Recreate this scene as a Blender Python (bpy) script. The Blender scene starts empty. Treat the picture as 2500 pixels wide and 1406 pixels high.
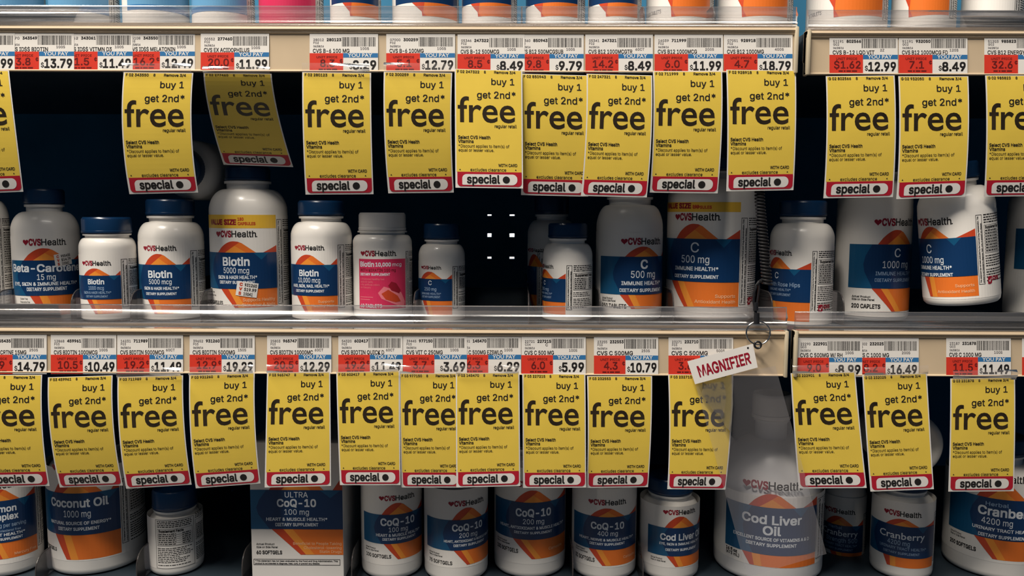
import bpy, bmesh, math, random, os
import numpy as np
from mathutils import Matrix, Vector
from mathutils.geometry import tessellate_polygon

random.seed(7)
C = bpy.context.scene.collection
SC = bpy.context.scene
R = math.radians

# ------------------------------------------------------------------ camera
F = 2000.0                       # focal length in pixels of the 2500 px frame
S = 1.0 / 3000.0                 # metres per pixel in the plane of the shelf fronts
D = F * S
Z0 = 1.25
CAM_ROT = Matrix.Rotation(R(0.35), 3, 'Z') @ Matrix.Rotation(R(90 - 5.2), 3, 'X') @ Matrix.Rotation(R(0.2), 3, 'Z')
CAM_LOC = Vector((0, 0, Z0)) + CAM_ROT @ Vector((0, 0, D))
cd = bpy.data.cameras.new('camera'); cam = bpy.data.objects.new('camera', cd); C.objects.link(cam)
cd.sensor_width = 36; cd.lens = 36 * F / 2500; cd.clip_start = 0.01; cd.clip_end = 50
cam.matrix_world = Matrix.Translation(CAM_LOC) @ CAM_ROT.to_4x4()
SC.camera = cam

def at(px, py, Y=0.0):
    """the point of the vertical plane y = Y that shows at a pixel of the photograph"""
    d = CAM_ROT @ Vector(((px - 1250) / F, (703 - py) / F, -1))
    return CAM_LOC + d * ((Y - CAM_LOC.y) / d.y)

# ------------------------------------------------------------------ world, lamps, exposure
SC.view_settings.view_transform = 'Standard'; SC.view_settings.look = 'None'
SC.view_settings.exposure = 0.0; SC.view_settings.gamma = 1.0; SC.view_settings.use_curve_mapping = False
W = bpy.data.worlds.new('shop'); SC.world = W; W.use_nodes = True
W.node_tree.nodes['Background'].inputs[0].default_value = (0.10, 0.21, 0.36, 1)
W.node_tree.nodes['Background'].inputs[1].default_value = 0.16

def lamp(name, loc, target, sx, sy, watts, col):
    l = bpy.data.lights.new(name, 'AREA'); l.shape = 'RECTANGLE'; l.size = sx; l.size_y = sy
    l.energy = watts; l.color = col
    o = bpy.data.objects.new(name, l); C.objects.link(o); o.location = loc
    o.rotation_euler = (Vector(target) - Vector(loc)).to_track_quat('-Z', 'Y').to_euler()
    return o
lamp('ceiling_lamp', (-1.05, -0.95, Z0 + 2.2), (0, 0, Z0), 1.85, 0.2, 146, (1.0, 0.91, 0.79))
lamp('ceiling_lamp', (0.5, -1.25, Z0 + 1.75), (0, 0, Z0), 1.3, 0.16, 8, (1.0, 0.92, 0.82))
lamp('hole_fill_lamp', (0.0, 0.46, Z0 + 0.25), (0, 0.75, Z0), 0.5, 0.1, 3.0, (1, 0.98, 0.95))  # added lamp just behind the back wall, lights the sheet seen through its holes

# ------------------------------------------------------------------ materials
def mat(name, col, rough=0.5, spec=0.5, metal=0.0, noise=0.0, nscale=40.0, bump=0.0, coat=0.0):
    m = bpy.data.materials.new(name); m.use_nodes = True
    nt = m.node_tree; b = nt.nodes['Principled BSDF']
    b.inputs['Base Color'].default_value = (*col, 1); b.inputs['Roughness'].default_value = rough
    b.inputs['Specular IOR Level'].default_value = spec; b.inputs['Metallic'].default_value = metal
    b.inputs['Coat Weight'].default_value = coat
    if noise or bump:
        tc = nt.nodes.new('ShaderNodeTexCoord'); n = nt.nodes.new('ShaderNodeTexNoise')
        n.inputs['Scale'].default_value = nscale; n.inputs['Detail'].default_value = 6
        nt.links.new(tc.outputs['Object'], n.inputs['Vector'])
        if noise:
            r = nt.nodes.new('ShaderNodeValToRGB')
            r.color_ramp.elements[0].position = 0.3; r.color_ramp.elements[1].position = 0.7
            r.color_ramp.elements[0].color = (*[c * (1 - noise) for c in col], 1)
            r.color_ramp.elements[1].color = (*[min(1, c * (1 + noise)) for c in col], 1)
            nt.links.new(n.outputs['Fac'], r.inputs[0]); nt.links.new(r.outputs[0], b.inputs['Base Color'])
        if bump:
            bp = nt.nodes.new('ShaderNodeBump'); bp.inputs['Strength'].default_value = bump
            bp.inputs['Distance'].default_value = 0.001
            nt.links.new(n.outputs['Fac'], bp.inputs['Height']); nt.links.new(bp.outputs[0], b.inputs['Normal'])
    return m

def clear_mat(name, tint=(0.95, 0.95, 0.95), haze=0.2, hazecol=(0.8, 0.8, 0.82), rough=0.08, gloss=0.25, refr=0.0):
    """thin clear plastic: sees through, a little milky, mirrors the lamps"""
    m = bpy.data.materials.new(name); m.use_nodes = True; nt = m.node_tree
    for n in list(nt.nodes):
        if n.type != 'OUTPUT_MATERIAL': nt.nodes.remove(n)
    out = nt.nodes['Material Output']
    tr = nt.nodes.new('ShaderNodeBsdfTransparent'); tr.inputs[0].default_value = (*tint, 1)
    df = nt.nodes.new('ShaderNodeBsdfDiffuse'); df.inputs[0].default_value = (*hazecol, 1)
    gl = nt.nodes.new('ShaderNodeBsdfGlossy'); gl.inputs[0].default_value = (1, 1, 1, 1); gl.inputs['Roughness'].default_value = rough
    lw = nt.nodes.new('ShaderNodeLayerWeight'); lw.inputs[0].default_value = gloss
    m1 = nt.nodes.new('ShaderNodeMixShader'); m1.inputs[0].default_value = haze
    nt.links.new(tr.outputs[0], m1.inputs[1]); nt.links.new(df.outputs[0], m1.inputs[2])
    src = m1
    if refr:
        rf = nt.nodes.new('ShaderNodeBsdfRefraction'); rf.inputs['IOR'].default_value = 1.4; rf.inputs['Roughness'].default_value = 0.4
        m3 = nt.nodes.new('ShaderNodeMixShader'); m3.inputs[0].default_value = refr
        nt.links.new(m1.outputs[0], m3.inputs[1]); nt.links.new(rf.outputs[0], m3.inputs[2]); src = m3
    m2 = nt.nodes.new('ShaderNodeMixShader')
    nt.links.new(lw.outputs['Fresnel'], m2.inputs[0]); nt.links.new(src.outputs[0], m2.inputs[1]); nt.links.new(gl.outputs[0], m2.inputs[2])
    nt.links.new(m2.outputs[0], out.inputs['Surface'])
    return m

M = {
 'white': mat('label_white', (0.80, 0.77, 0.73), 0.45, 0.4),
 'tagwhite': mat('tag_white', (0.78, 0.75, 0.72), 0.5, 0.3),
 'yellow': mat('tag_yellow', (0.80, 0.575, 0.08), 0.42, 0.4, noise=0.05, nscale=25),
 'red': mat('banner_red', (0.46, 0.012, 0.03), 0.42, 0.4),
 'ink': mat('black_ink', (0.016, 0.014, 0.014), 0.5, 0.35),
 'brown': mat('brown_ink', (0.026, 0.017, 0.008), 0.4, 0.5, noise=0.5, nscale=90),
 'grey': mat('grey_ink', (0.10, 0.09, 0.10), 0.5, 0.3),
 'unitred': mat('unit_red', (0.68, 0.045, 0.025), 0.4, 0.4, noise=0.08, nscale=60),
 'darkred': mat('dark_red_ink', (0.13, 0.012, 0.012), 0.45, 0.3),
 'headblue': mat('header_blue', (0.035, 0.17, 0.40), 0.4, 0.4),
 'navy': mat('band_navy', (0.004, 0.033, 0.112), 0.33, 0.5),
 'teal': mat('band_teal', (0.006, 0.085, 0.20), 0.33, 0.5),
 'lred': mat('logo_red', (0.30, 0.009, 0.025), 0.4, 0.4),
 'swred': mat('swirl_red', (0.56, 0.06, 0.018), 0.35, 0.5),
 'sworange': mat('swirl_orange', (0.76, 0.17, 0.022), 0.35, 0.5),
 'swgold': mat('swirl_gold', (0.82, 0.28, 0.035), 0.35, 0.5),
 'peach': mat('peach_ink', (0.88, 0.50, 0.28), 0.4, 0.4),
 'palewhite': mat('white_ink', (0.72, 0.76, 0.80), 0.4, 0.4),
 'paleblue': mat('pale_blue_ink', (0.30, 0.42, 0.58), 0.4, 0.4),
 'topblue': mat('label_light_blue', (0.13, 0.33, 0.55), 0.4, 0.4),
 'pink': mat('panel_pink', (0.62, 0.03, 0.10), 0.35, 0.5),
 'lpink': mat('pale_pink', (0.78, 0.20, 0.24), 0.4, 0.4),
 'stripyellow': mat('strip_yellow', (0.83, 0.50, 0.05), 0.4, 0.4),
 'bottle': mat('bottle_plastic', (0.80, 0.77, 0.73), 0.28, 0.5, coat=0.15),
 'cap': mat('cap_blue', (0.004, 0.028, 0.085), 0.28, 0.5),
 'capwhite': mat('cap_white', (0.78, 0.75, 0.72), 0.35, 0.5),
 'jug': mat('jug_plastic', (0.76, 0.75, 0.74), 0.35, 0.5),
 'carton': mat('carton_board', (0.76, 0.73, 0.70), 0.5, 0.3),
 'rail': mat('rail_beige', (0.58, 0.455, 0.31), 0.42, 0.4, noise=0.06, nscale=18),
 'railedge': mat('rail_edge', (0.50, 0.43, 0.31), 0.4, 0.4, noise=0.12, nscale=30),
 'deck': mat('deck_steel', (0.03, 0.045, 0.06), 0.45, 0.4, noise=0.15, nscale=15),
 'back': mat('back_panel', (0.035, 0.17, 0.30), 0.7, 0.2, noise=0.2, nscale=8),
 'post': mat('post_metal', (0.35, 0.30, 0.24), 0.4, 0.4, noise=0.1),
 'black': mat('coil_black', (0.012, 0.012, 0.014), 0.35, 0.5),
 'steel': mat('ring_steel', (0.62, 0.60, 0.58), 0.22, 0.5, metal=1.0),
 'floor': mat('floor_tile', (0.20, 0.19, 0.18), 0.4, 0.4, noise=0.08, nscale=4),
 'clear': clear_mat('clear_fence', (0.93, 0.92, 0.92), 0.07, (0.80, 0.78, 0.80), 0.12, 0.5),
 'divider': clear_mat('clear_divider', (0.88, 0.88, 0.9), 0.04, (0.5, 0.5, 0.52), 0.12, 0.15),
 'divedge': mat('divider_edge', (0.05, 0.045, 0.045), 0.25, 0.5),
 'film': clear_mat('clear_film', (0.98, 0.97, 0.96), 0.07, (0.9, 0.85, 0.82), 0.14, 0.42),
 'reflection': clear_mat('reflection_patch', (0.93, 0.93, 0.93), 0.42, (0.85, 0.78, 0.60), 0.2, 0.3, refr=0.85),  # whitish reflection and blur on the lens sheet, put into a milky colour
 'lens': clear_mat('lens_sheet', (0.93, 0.93, 0.95), 0.09, (0.70, 0.68, 0.72), 0.10, 0.25),
}

# ------------------------------------------------------------------ object helpers
def link(o, parent=None):
    C.objects.link(o)
    if parent is not None: o.parent = parent
    return o
def tag(o, label, cat, group=None, kind=None):
    if label: o['label'] = label
    if cat: o['category'] = cat
    if group: o['group'] = group
    if kind: o['kind'] = kind
    return o
def empty(name, loc, rot=(0, 0, 0)):
    o = bpy.data.objects.new(name, None); o.location = loc; o.rotation_euler = rot; o.empty_display_size = 0.01
    return link(o)
def mesh_obj(name, verts, faces, mats, fmats=None, parent=None, smooth=False):
    me = bpy.data.meshes.new(name)
    me.from_pydata([tuple(v) for v in verts], [], faces)
    for m in mats: me.materials.append(m)
    if fmats is not None: me.polygons.foreach_set('material_index', fmats)
    if smooth: me.polygons.foreach_set('use_smooth', [True] * len(me.polygons))
    me.update()
    return link(bpy.data.objects.new(name, me), parent)
def bm_obj(name, bm, mats, parent=None, smooth=False):
    bmesh.ops.recalc_face_normals(bm, faces=bm.faces)
    me = bpy.data.meshes.new(name); bm.to_mesh(me); bm.free()
    for m in (mats if isinstance(mats, list) else [mats]): me.materials.append(m)
    if smooth:
        me.polygons.foreach_set('use_smooth', [True] * len(me.polygons))
        me.set_sharp_from_angle(angle=R(38))
    return link(bpy.data.objects.new(name, me), parent)
def box_bm(bm, x0, x1, y0, y1, z0, z1, bev=0.0):
    r = bmesh.ops.create_cube(bm, size=1)
    for v in r['verts']:
        v.co = Vector(((x0 + x1) / 2 + v.co.x * (x1 - x0), (y0 + y1) / 2 + v.co.y * (y1 - y0), (z0 + z1) / 2 + v.co.z * (z1 - z0)))
    if bev:
        es = list({e for v in r['verts'] for e in v.link_edges})
        bmesh.ops.bevel(bm, geom=es, offset=bev, segments=2, affect='EDGES', profile=0.5)
def extrude_profile(bm, prof, x0, x1):
    """closed outline of (y, z) points swept along x"""
    a = [bm.verts.new((x0, y, z)) for y, z in prof]; b = [bm.verts.new((x1, y, z)) for y, z in prof]
    n = len(prof)
    for i in range(n): bm.faces.new((a[i], a[(i + 1) % n], b[(i + 1) % n], b[i]))
    bm.faces.new(a[::-1]); bm.faces.new(b)
def lathe(name, prof, m, parent=None, n=72, knurl=None, off=(0, 0, 0)):
    """(r, z) outline turned about z; knurl = (i0, i1, depth) ridges on those rings"""
    bm = bmesh.new(); rings = []
    for i, (r, z) in enumerate(prof):
        ring = []
        for k in range(n):
            rr = r
            if knurl and knurl[0] <= i <= knurl[1] and k % 2: rr = r - knurl[2]
            a = 2 * math.pi * k / n
            ring.append(bm.verts.new((off[0] + rr * math.sin(a), off[1] - rr * math.cos(a), off[2] + z)))
        rings.append(ring)
    for i in range(len(rings) - 1):
        for k in range(n):
            bm.faces.new((rings[i][k], rings[i][(k + 1) % n], rings[i + 1][(k + 1) % n], rings[i + 1][k]))
    bm.faces.new(rings[0][::-1]); bm.faces.new(rings[-1])
    return bm_obj(name, bm, m, parent, smooth=True)
def tube(bm, pts, r, n=8, closed=False):
    pts = [Vector(p) for p in pts]; rings = []; N = len(pts); up = Vector((0.13, 0.31, 0.94)).normalized()
    for i, p in enumerate(pts):
        t = (pts[(i + 1) % N] - pts[i - 1]) if closed else (pts[min(i + 1, N - 1)] - pts[max(i - 1, 0)])
        t.normalize(); u = t.cross(up)
        if u.length < 1e-4: u = t.cross(Vector((1, 0, 0)))
        u.normalize(); w = t.cross(u)
        rings.append([bm.verts.new(p + (u * math.cos(a) + w * math.sin(a)) * r) for a in [2 * math.pi * k / n for k in range(n)]])
    for i in range(N if closed else N - 1):
        A, B = rings[i], rings[(i + 1) % N]
        for k in range(n): bm.faces.new((A[k], A[(k + 1) % n], B[(k + 1) % n], B[k]))
    if not closed: bm.faces.new(rings[0][::-1]); bm.faces.new(rings[-1])

# ------------------------------------------------------------------ lettering
FONT = {'g': None}
try:
    FONT['h'] = bpy.data.fonts.load(os.path.join(bpy.utils.system_resource('DATAFILES'), 'fonts', 'Inter.woff2'))
except Exception:
    FONT['h'] = None
_tc = {}; _cap = {}
SUB = {'D': 'B', 'R': 'B', '4': '0', '$': 'S', 'Z': 'E', 'k': 'h'}
def glyphs(s, font, off, res):
    if font == 'h' and FONT['h'] and any(c in s for c in SUB): return glyphs_d(s, off, res)
    return raw_glyphs(s, font, off, res)
def glyphs_d(s, off, res):
    """a few letters of the font have crossing outlines: set a stand-in letter, then swap in a clean drawing"""
    key = (s, 'hd', off, res)
    if key in _tc: return _tc[key]
    st_ = ''.join(SUB.get(c, c) for c in s)
    v, f = raw_glyphs(st_, 'h', off, res); v = [tuple(p) for p in v]; f = list(f)
    st = .052; H = cap_h('h'); xh = raw_glyphs('x', 'h', 0, 2)[0][:, 1].max()
    for i, ch in enumerate(s):
        if ch not in SUB: continue
        one = raw_glyphs(SUB[ch], 'h', 0, 2)[0]; wB = np.ptp(one[:, 0])
        r = raw_glyphs(st_[:i + 1], 'h', off, res)[0][:, 0].max(); l = r - wB
        def quad_(*p):
            b = len(v); v.extend(p); f.append((b, b + 1, b + 2, b + 3))
        def bowl(l, r, y0, y1):                       # right half of a rounded ring
            b = len(v); n = 8; ym, hh = (y0 + y1) / 2, (y1 - y0) / 2; ax = min((r - l) * .62, hh); O = [(l, y1)]; I_ = [(l, y1 - st)]
            for k in range(n + 1):
                a = math.pi / 2 - math.pi * k / n; O.append((r - ax + ax * math.cos(a), ym + hh * math.sin(a)))
                I_.append((r - ax + (ax - st) * math.cos(a), ym + (hh - st) * math.sin(a)))
            O.append((l, y0)); I_.append((l, y0 + st)); m = len(O); v.extend(O + I_)
            for k in range(m - 1): f.append((b + k, b + k + 1, b + m + k + 1, b + m + k))
        if ch == '$':
            cx = (l + r) / 2
            for y0, y1 in ((H, H + .07), (-.07, 0)): quad_((cx - st / 2, y0), (cx + st / 2, y0), (cx + st / 2, y1), (cx - st / 2, y1))
            continue
        va = np.array(v); ins = (va[:, 0] > l - 1e-4) & (va[:, 0] < r + 1e-4)
        f[:] = [t for t in f if not all(ins[k] for k in t)]
        if ch in 'DR':
            quad_((l, 0), (l + st, 0), (l + st, H), (l, H))
            if ch == 'D': bowl(l + st, r + .03, 0, H)
            else:
                y = H * .44; bowl(l + st, r, y, H); c = (l + r) / 2
                quad_((r - st * .9, 0), (r + st * .3, 0), (c + st * .7, y), (c - st * .5, y))
        elif ch == '4':
            a = l + wB * .66; y = H * .24
            quad_((a, 0), (a + st, 0), (a + st, H), (a, H)); quad_((l - .01, y), (a, y), (a, y + st), (l - .01, y + st)); quad_((a + st, y), (r + .02, y), (r + .02, y + st), (a + st, y + st))
            quad_((l - .01, y + st), (l + st * 1.1, y + st), (a, H - st * 1.5), (a, H))
        elif ch == 'Z':
            r += .02
            quad_((l, H - st), (r, H - st), (r, H), (l, H)); quad_((l, 0), (r, 0), (r, st), (l, st)); quad_((l, st), (l + st * 1.2, st), (r, H - st), (r - st * 1.2, H - st))
        elif ch == 'k':
            T = one[:, 1].max()
            quad_((l, 0), (l + st, 0), (l + st, T), (l, T)); quad_((l + st, xh * .30), (l + st, xh * .30 + st * 1.4), (r - st * .6, xh), (r + st * .5, xh))
            quad_((r - st * .7, 0), (r + st * .5, 0), (l + st * 2.9, xh * .60), (l + st * 2.1, xh * .47))
    _tc[key] = (np.array(v), f)
    return _tc[key]
def raw_glyphs(s, font, off, res):
    key = (s, font, off, res)
    if key not in _tc:
        c = bpy.data.curves.new('t', 'FONT')
        if FONT[font]: c.font = FONT[font]
        c.body = s; c.offset = off; c.resolution_u = res
        o = bpy.data.objects.new('t', c); me = bpy.data.meshes.new_from_object(o)
        v = np.zeros(len(me.vertices) * 3); me.vertices.foreach_get('co', v); v = v.reshape(-1, 3)[:, :2]
        f = [tuple(p.vertices) for p in me.polygons]
        bpy.data.objects.remove(o); bpy.data.curves.remove(c); bpy.data.meshes.remove(me)
        _tc[key] = (v, f)
    return _tc[key]
def cap_h(font):
    if font not in _cap: _cap[font] = raw_glyphs('H', font, 0, 2)[0][:, 1].max()
    return _cap[font]

class Flat:
    """artwork of a printed sheet in its own pixel frame (y down); layers lift it off the sheet"""
    def __init__(s): s.v = []; s.f = []; s.m = []; s.mats = []
    def mi(s, m):
        if m not in s.mats: s.mats.append(m)
        return s.mats.index(m)
    def add(s, pts, faces, lay, m):
        b = len(s.v); s.v.extend((x, y, lay) for x, y in pts); k = s.mi(m)
        for f in faces: s.f.append(tuple(b + i for i in f)); s.m.append(k)
    def poly(s, pts, lay, m):
        if len(pts) == 4: tris = [(0, 1, 2, 3)]
        else: tris = [tuple(t) for t in tessellate_polygon([[Vector((x, y, 0)) for x, y in pts]])]
        s.add(pts, tris, lay, m)
    def rect(s, x0, y0, x1, y1, lay, m): s.poly([(x0, y0), (x1, y0), (x1, y1), (x0, y1)], lay, m)
    def rrect(s, x0, y0, x1, y1, rs, lay, m):
        p = []
        for (cx, cy, r, a0) in ((x1 - rs[1], y0 + rs[1], rs[1], -90), (x1 - rs[2], y1 - rs[2], rs[2], 0), (x0 + rs[3], y1 - rs[3], rs[3], 90), (x0 + rs[0], y0 + rs[0], rs[0], 180)):
            n = 6 if r else 0
            for k in range(n + 1):
                a = R(a0 + 90 * k / max(n, 1)); p.append((cx + r * math.cos(a), cy + r * math.sin(a)))
        s.poly(p, lay, m)
    def disc(s, cx, cy, rx, lay, m, ry=None, n=20):
        ry = ry or rx
        s.poly([(cx + rx * math.cos(2 * math.pi * k / n), cy + ry * math.sin(2 * math.pi * k / n)) for k in range(n)], lay, m)
    def frame(s, x0, y0, x1, y1, w, lay, m):
        s.rect(x0, y0, x1, y0 + w, lay, m); s.rect(x0, y1 - w, x1, y1, lay, m)
        s.rect(x0, y0 + w, x0 + w, y1 - w, lay, m); s.rect(x1 - w, y0 + w, x1, y1 - w, lay, m)
    def text(s, t, x, yb, cap, lay, m, font='g', w=None, al='l', off=0.0, bold=0.0, res=None, vert=False, maxw=None, ring=False):
        res = res or (1 if cap < 13 else 2)
        v, f = glyphs(t, font, off, res)
        if not len(v): return
        k = cap / cap_h(font); x0, x1 = v[:, 0].min(), v[:, 0].max()
        kx = k if w is None else w / max(1e-6, x1 - x0)
        if maxw and kx * (x1 - x0) > maxw: kx = maxw / (x1 - x0)
        ww = kx * (x1 - x0); o = {'l': 0, 'c': -ww / 2, 'r': -ww}[al]
        sh = [(0, 0)]
        if bold: sh += [(bold, bold), (-bold, bold), (bold, -bold), (-bold, -bold)]
        if ring: sh += [(bold * 1.25, 0), (-bold * 1.25, 0), (0, bold * 1.25), (0, -bold * 1.25)]
        for si, (dx, dy) in enumerate(sh):
            X = (v[:, 0] - x0 + dx) * kx + o; Y = -(v[:, 1] + dy) * k
            P = [(x - b, yb + a) for a, b in zip(X, -Y)] if False else list(zip(x + X, yb + Y))
            if vert: P = [(x + b, yb - a) for a, b in zip(X, Y)]
            if font == 'h' and cap >= 12:                     # crossing strokes of a letter must not share a plane
                for ti, t3_ in enumerate(f): s.add([P[i] for i in t3_], [tuple(range(len(t3_)))], lay + .03 * si + .0035 * (ti % 8), m)
            else: s.add(P, f, lay + .03 * si, m)        # struck over itself for weight
    def heart(s, cx, cy, w, lay, m):
        p = []
        for k in range(22):
            t = 2 * math.pi * k / 22
            p.append((cx + w / 32 * 16 * math.sin(t) ** 3, cy - w / 32 * (13 * math.cos(t) - 5 * math.cos(2 * t) - 2 * math.cos(3 * t) - math.cos(4 * t))))
        s.poly(p, lay, m)
    def build(s, name, fn, parent=None, cutx=None, cuty=None):
        bm = bmesh.new(); vs = [bm.verts.new(p) for p in s.v]
        for f, k in zip(s.f, s.m):
            try: bm.faces.new([vs[i] for i in f]).material_index = k
            except ValueError: pass
        for vals, no in ((cutx, (1, 0, 0)), (cuty, (0, 1, 0))):
            if vals is None: continue
            for c in vals:
                bmesh.ops.bisect_plane(bm, geom=bm.verts[:] + bm.edges[:] + bm.faces[:], dist=1e-5, plane_co=Vector(no) * c, plane_no=no)
        me = bpy.data.meshes.new(name); bm.to_mesh(me); bm.free()
        a = np.zeros(len(me.vertices) * 3); me.vertices.foreach_get('co', a); a = a.reshape(-1, 3)
        P = fn(a[:, 0], a[:, 1], a[:, 2]); me.vertices.foreach_set('co', np.ascontiguousarray(P, dtype=np.float64).ravel())
        for m in s.mats: me.materials.append(M[m])
        me.update()
        return link(bpy.data.objects.new(name, me), parent)

# ------------------------------------------------------------------ the setting
wx = [-1.35]; wz = [0.0]
HY = 0.40
hx = [(at(1195 - 5, 574, HY).x, at(1195 + 5, 574, HY).x), (at(1250 - 6, 574, HY).x, at(1250 + 6, 574, HY).x)]
hz = [(at(1200, y + h, HY).z, at(1200, y - h, HY).z) for y, h in ((629, 2.5), (574, 4.5), (525, 1.8))]
for a, b in hx: wx += [a, b]
for a, b in hz: wz += [a, b]
wx.append(1.35); wz.append(2.1)
vv = [(x, HY, z) for z in wz for x in wx]; ff = []
nx = len(wx)
for j in range(len(wz) - 1):
    for i in range(nx - 1):
        if i in (1, 3) and j in (1, 3, 5): continue
        ff.append((j * nx + i, j * nx + i + 1, (j + 1) * nx + i + 1, (j + 1) * nx + i))
tag(mesh_obj('wall_back', vv, ff, [M['back']]), None, None, kind='structure')
tag(mesh_obj('hole_backing_sheet', [(-.5, .75, Z0 - .4), (.5, .75, Z0 - .4), (.5, .75, Z0 + .4), (-.5, .75, Z0 + .4)], [(0, 1, 2, 3)], [M['capwhite']]), None, None, kind='structure')  # added white sheet that makes the holes in the back wall show bright
tag(mesh_obj('floor', [(-3, -4, 0), (3, -4, 0), (3, 2, 0), (-3, 2, 0)], [(0, 1, 2, 3)], [M['floor']]), None, None, kind='structure')

# ------------------------------------------------------------------ shelves
def shelf(label, xl, xr, ytop, ybot, fence_px, pxref):
    zt = at(pxref, ytop).z; zb = at(pxref, ybot).z
    t = empty('store_shelf', ((xl + xr) / 2, 0.0, zt)); tag(t, label, 'shelf', 'steel shelves of the display')
    hw = (xr - xl) / 2; h = zt - zb
    bm = bmesh.new(); box_bm(bm, -hw, hw, 0.006, HY - 0.004, -0.022, -0.001); bm_obj('deck', bm, M['deck'], t)
    bm = bmesh.new()                                      # price channel: flat face with a stepped top bead and bottom bead
    prof = [(0.0058, 0), (-0.001, 0), (-0.0026, -0.0008), (-0.003, -0.0022), (-0.0022, -0.0032), (-0.0012, -0.0036), (-0.0016, -0.0044), (-0.0010, -0.0052), (0, -0.0058), (0, -h + 0.0016),
            (-0.0009, -h + 0.0012), (-0.0011, -h + 0.0004), (-0.0005, -h), (0.003, -h), (0.003, -0.024), (0.0058, -0.024)]
    extrude_profile(bm, prof, -hw, hw); bm_obj('price_rail', bm, M['rail'], t)
    for sx in (-1, 1):                                    # moulded ends of the rail
        bm = bmesh.new(); x = sx * hw
        box_bm(bm, min(x, x - sx * 0.0028), max(x, x - sx * 0.0028), -0.0040, 0.0058, -h - 0.0006, 0.0004, 0.0008)
        bm_obj('end_cap', bm, M['railedge'], t, smooth=True)
    fh = at(pxref, ytop - fence_px).z - zt
    k = fh / 0.019
    front = [(0.0052, 0.0002), (-0.0020, 0.0002), (-0.0026, 0.0010), (-0.0012, 0.0020), (-0.0022, 0.0030), (-0.0024, 0.0040), (-0.0010, 0.0050), (-0.0002, 0.0056),
             (-0.0012, 0.0064), (-0.0004, 0.0076), (-0.0010, 0.0092), (-0.0024, 0.0102), (-0.0026, 0.0110), (-0.0019, 0.0122), (-0.0010, 0.0134), (-0.0002, 0.0144), (0.0004, 0.0150), (0.0006, 0.0182),
             (0.0010, 0.0190), (0.0020, 0.0190), (0.0024, 0.0182), (0.0024, 0.0040), (0.0052, 0.0012)]
    bm = bmesh.new(); extrude_profile(bm, [(y, z * k + (0 if z > .001 else 0)) for y, z in front], -hw + 0.001, hw - 0.001)
    bm_obj('front_fence', bm, M['clear'], t)
    return zt, zt + fh

def X(px, py): return at(px, py).x
XL, XR = -1.3, 1.3
ZT1, ZF1 = shelf('upper steel shelf with beige price rail, wide left bay', XL, X(1946, 120), 66, 176, 52, 1000)
ZT1R, ZF1R = shelf('upper steel shelf with beige price rail, right bay past the gap', X(1967, 120), XR, 76, 183, 52, 2200)
ZT2, ZF2 = shelf('middle steel shelf holding beta-carotene to vitamin C bottles, wide left bay', XL, X(1921, 860), 804, 914, 58, 1000)
ZT2R, ZF2R = shelf('middle steel shelf under the tilted bottle, right bay', X(1936, 860), XR, 808, 918, 46, 2200)
ZT3 = at(1250, 1414, 0.05).z
bm = bmesh.new()
t3 = empty('store_shelf', (0, 0, ZT3)); tag(t3, 'lowest steel shelf carrying coconut oil and CoQ-10 bottles', 'shelf', 'steel shelves of the display')
box_bm(bm, XL, XR, 0.006, HY - 0.004, -0.022, -0.0005); bm_obj('deck', bm, M['deck'], t3)
bm = bmesh.new(); box_bm(bm, XL, XR, -0.001, 0.0055, -0.037, 0.0, 0.0008); bm_obj('price_rail', bm, M['rail'], t3)
# upright between the two bays
bm = bmesh.new(); box_bm(bm, X(1949, 500) - 0.001, X(1949, 500) + 0.002, 0.30, HY - 0.002, 0.001, 2.0)
tag(bm_obj('bay_upright', bm, M['deck']), 'thin metal upright in the gap between the two bays', 'upright')

# ------------------------------------------------------------------ clear dividers
def divider(px, ytop, zb, Y0, label, group):
    x = at(px, ytop, Y0).x; h = at(px, ytop, Y0).z - zb
    prof = [(Y0, zb + 0.0002)]
    r = min(0.014, h * 0.6)
    for k in range(9):
        a = R(180 - 90 * k / 8); prof.append((Y0 + r + r * math.cos(a), zb + h - r + r * math.sin(a)))
    prof += [(Y0 + 0.25, zb + h), (Y0 + 0.25, zb + 0.0002)]
    t = empty('shelf_divider', (x, Y0, zb)); tag(t, label, 'divider', group)
    bm = bmesh.new(); extrude_profile(bm, [(y - Y0, z - zb) for y, z in prof], -0.0005, 0.0005); bm_obj('panel', bm, M['divider'], t)
    bm = bmesh.new(); tube(bm, [(0, y - Y0, z - zb) for y, z in prof[:-1]], 0.0006, 6); bm_obj('rim', bm, M['divedge'], t)
G2, G3 = 'clear dividers on the middle shelf', 'clear dividers on the lowest shelf'
for px, yt, lab in ((-14, 712, 'clear divider left of the beta-carotene bottle'), (172, 710, 'clear divider between the beta-carotene and small biotin bottle'),
                    (317, 712, 'clear divider between the small biotin and 5000 mcg biotin bottle'), (488, 712, 'clear divider left of the yellow-banded biotin bottle'),
                    (1010, 716, 'clear divider right of the pink biotin bottle'), (1291, 720, 'clear divider right of the empty slot'),
                    (1465, 712, 'clear divider left of the 250 tablets bottle'), (1645, 712, 'clear divider right of the 250 tablets bottle'),
                    (1887, 716, 'clear divider behind the coil tether'), (2062, 716, 'clear divider right of the rose hips bottle')):
    divider(px, yt, ZT2R if px > 1930 else ZT2, 0.036, lab, G2)
for px, yt, lab in ((85, 1362, 'clear divider left of the coconut oil bottle'), (332, 1352, 'clear divider right of the coconut oil bottle'),
                    (590, 1352, 'clear divider left of the boxed supplement'), (858, 1352, 'clear divider right of the boxed supplement'),
                    (1399, 1356, 'clear divider left of the 400 mg bottle'), (1571, 1356, 'clear divider right of the 400 mg bottle')):
    divider(px, yt, ZT3, 0.036, lab, G3)

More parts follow.
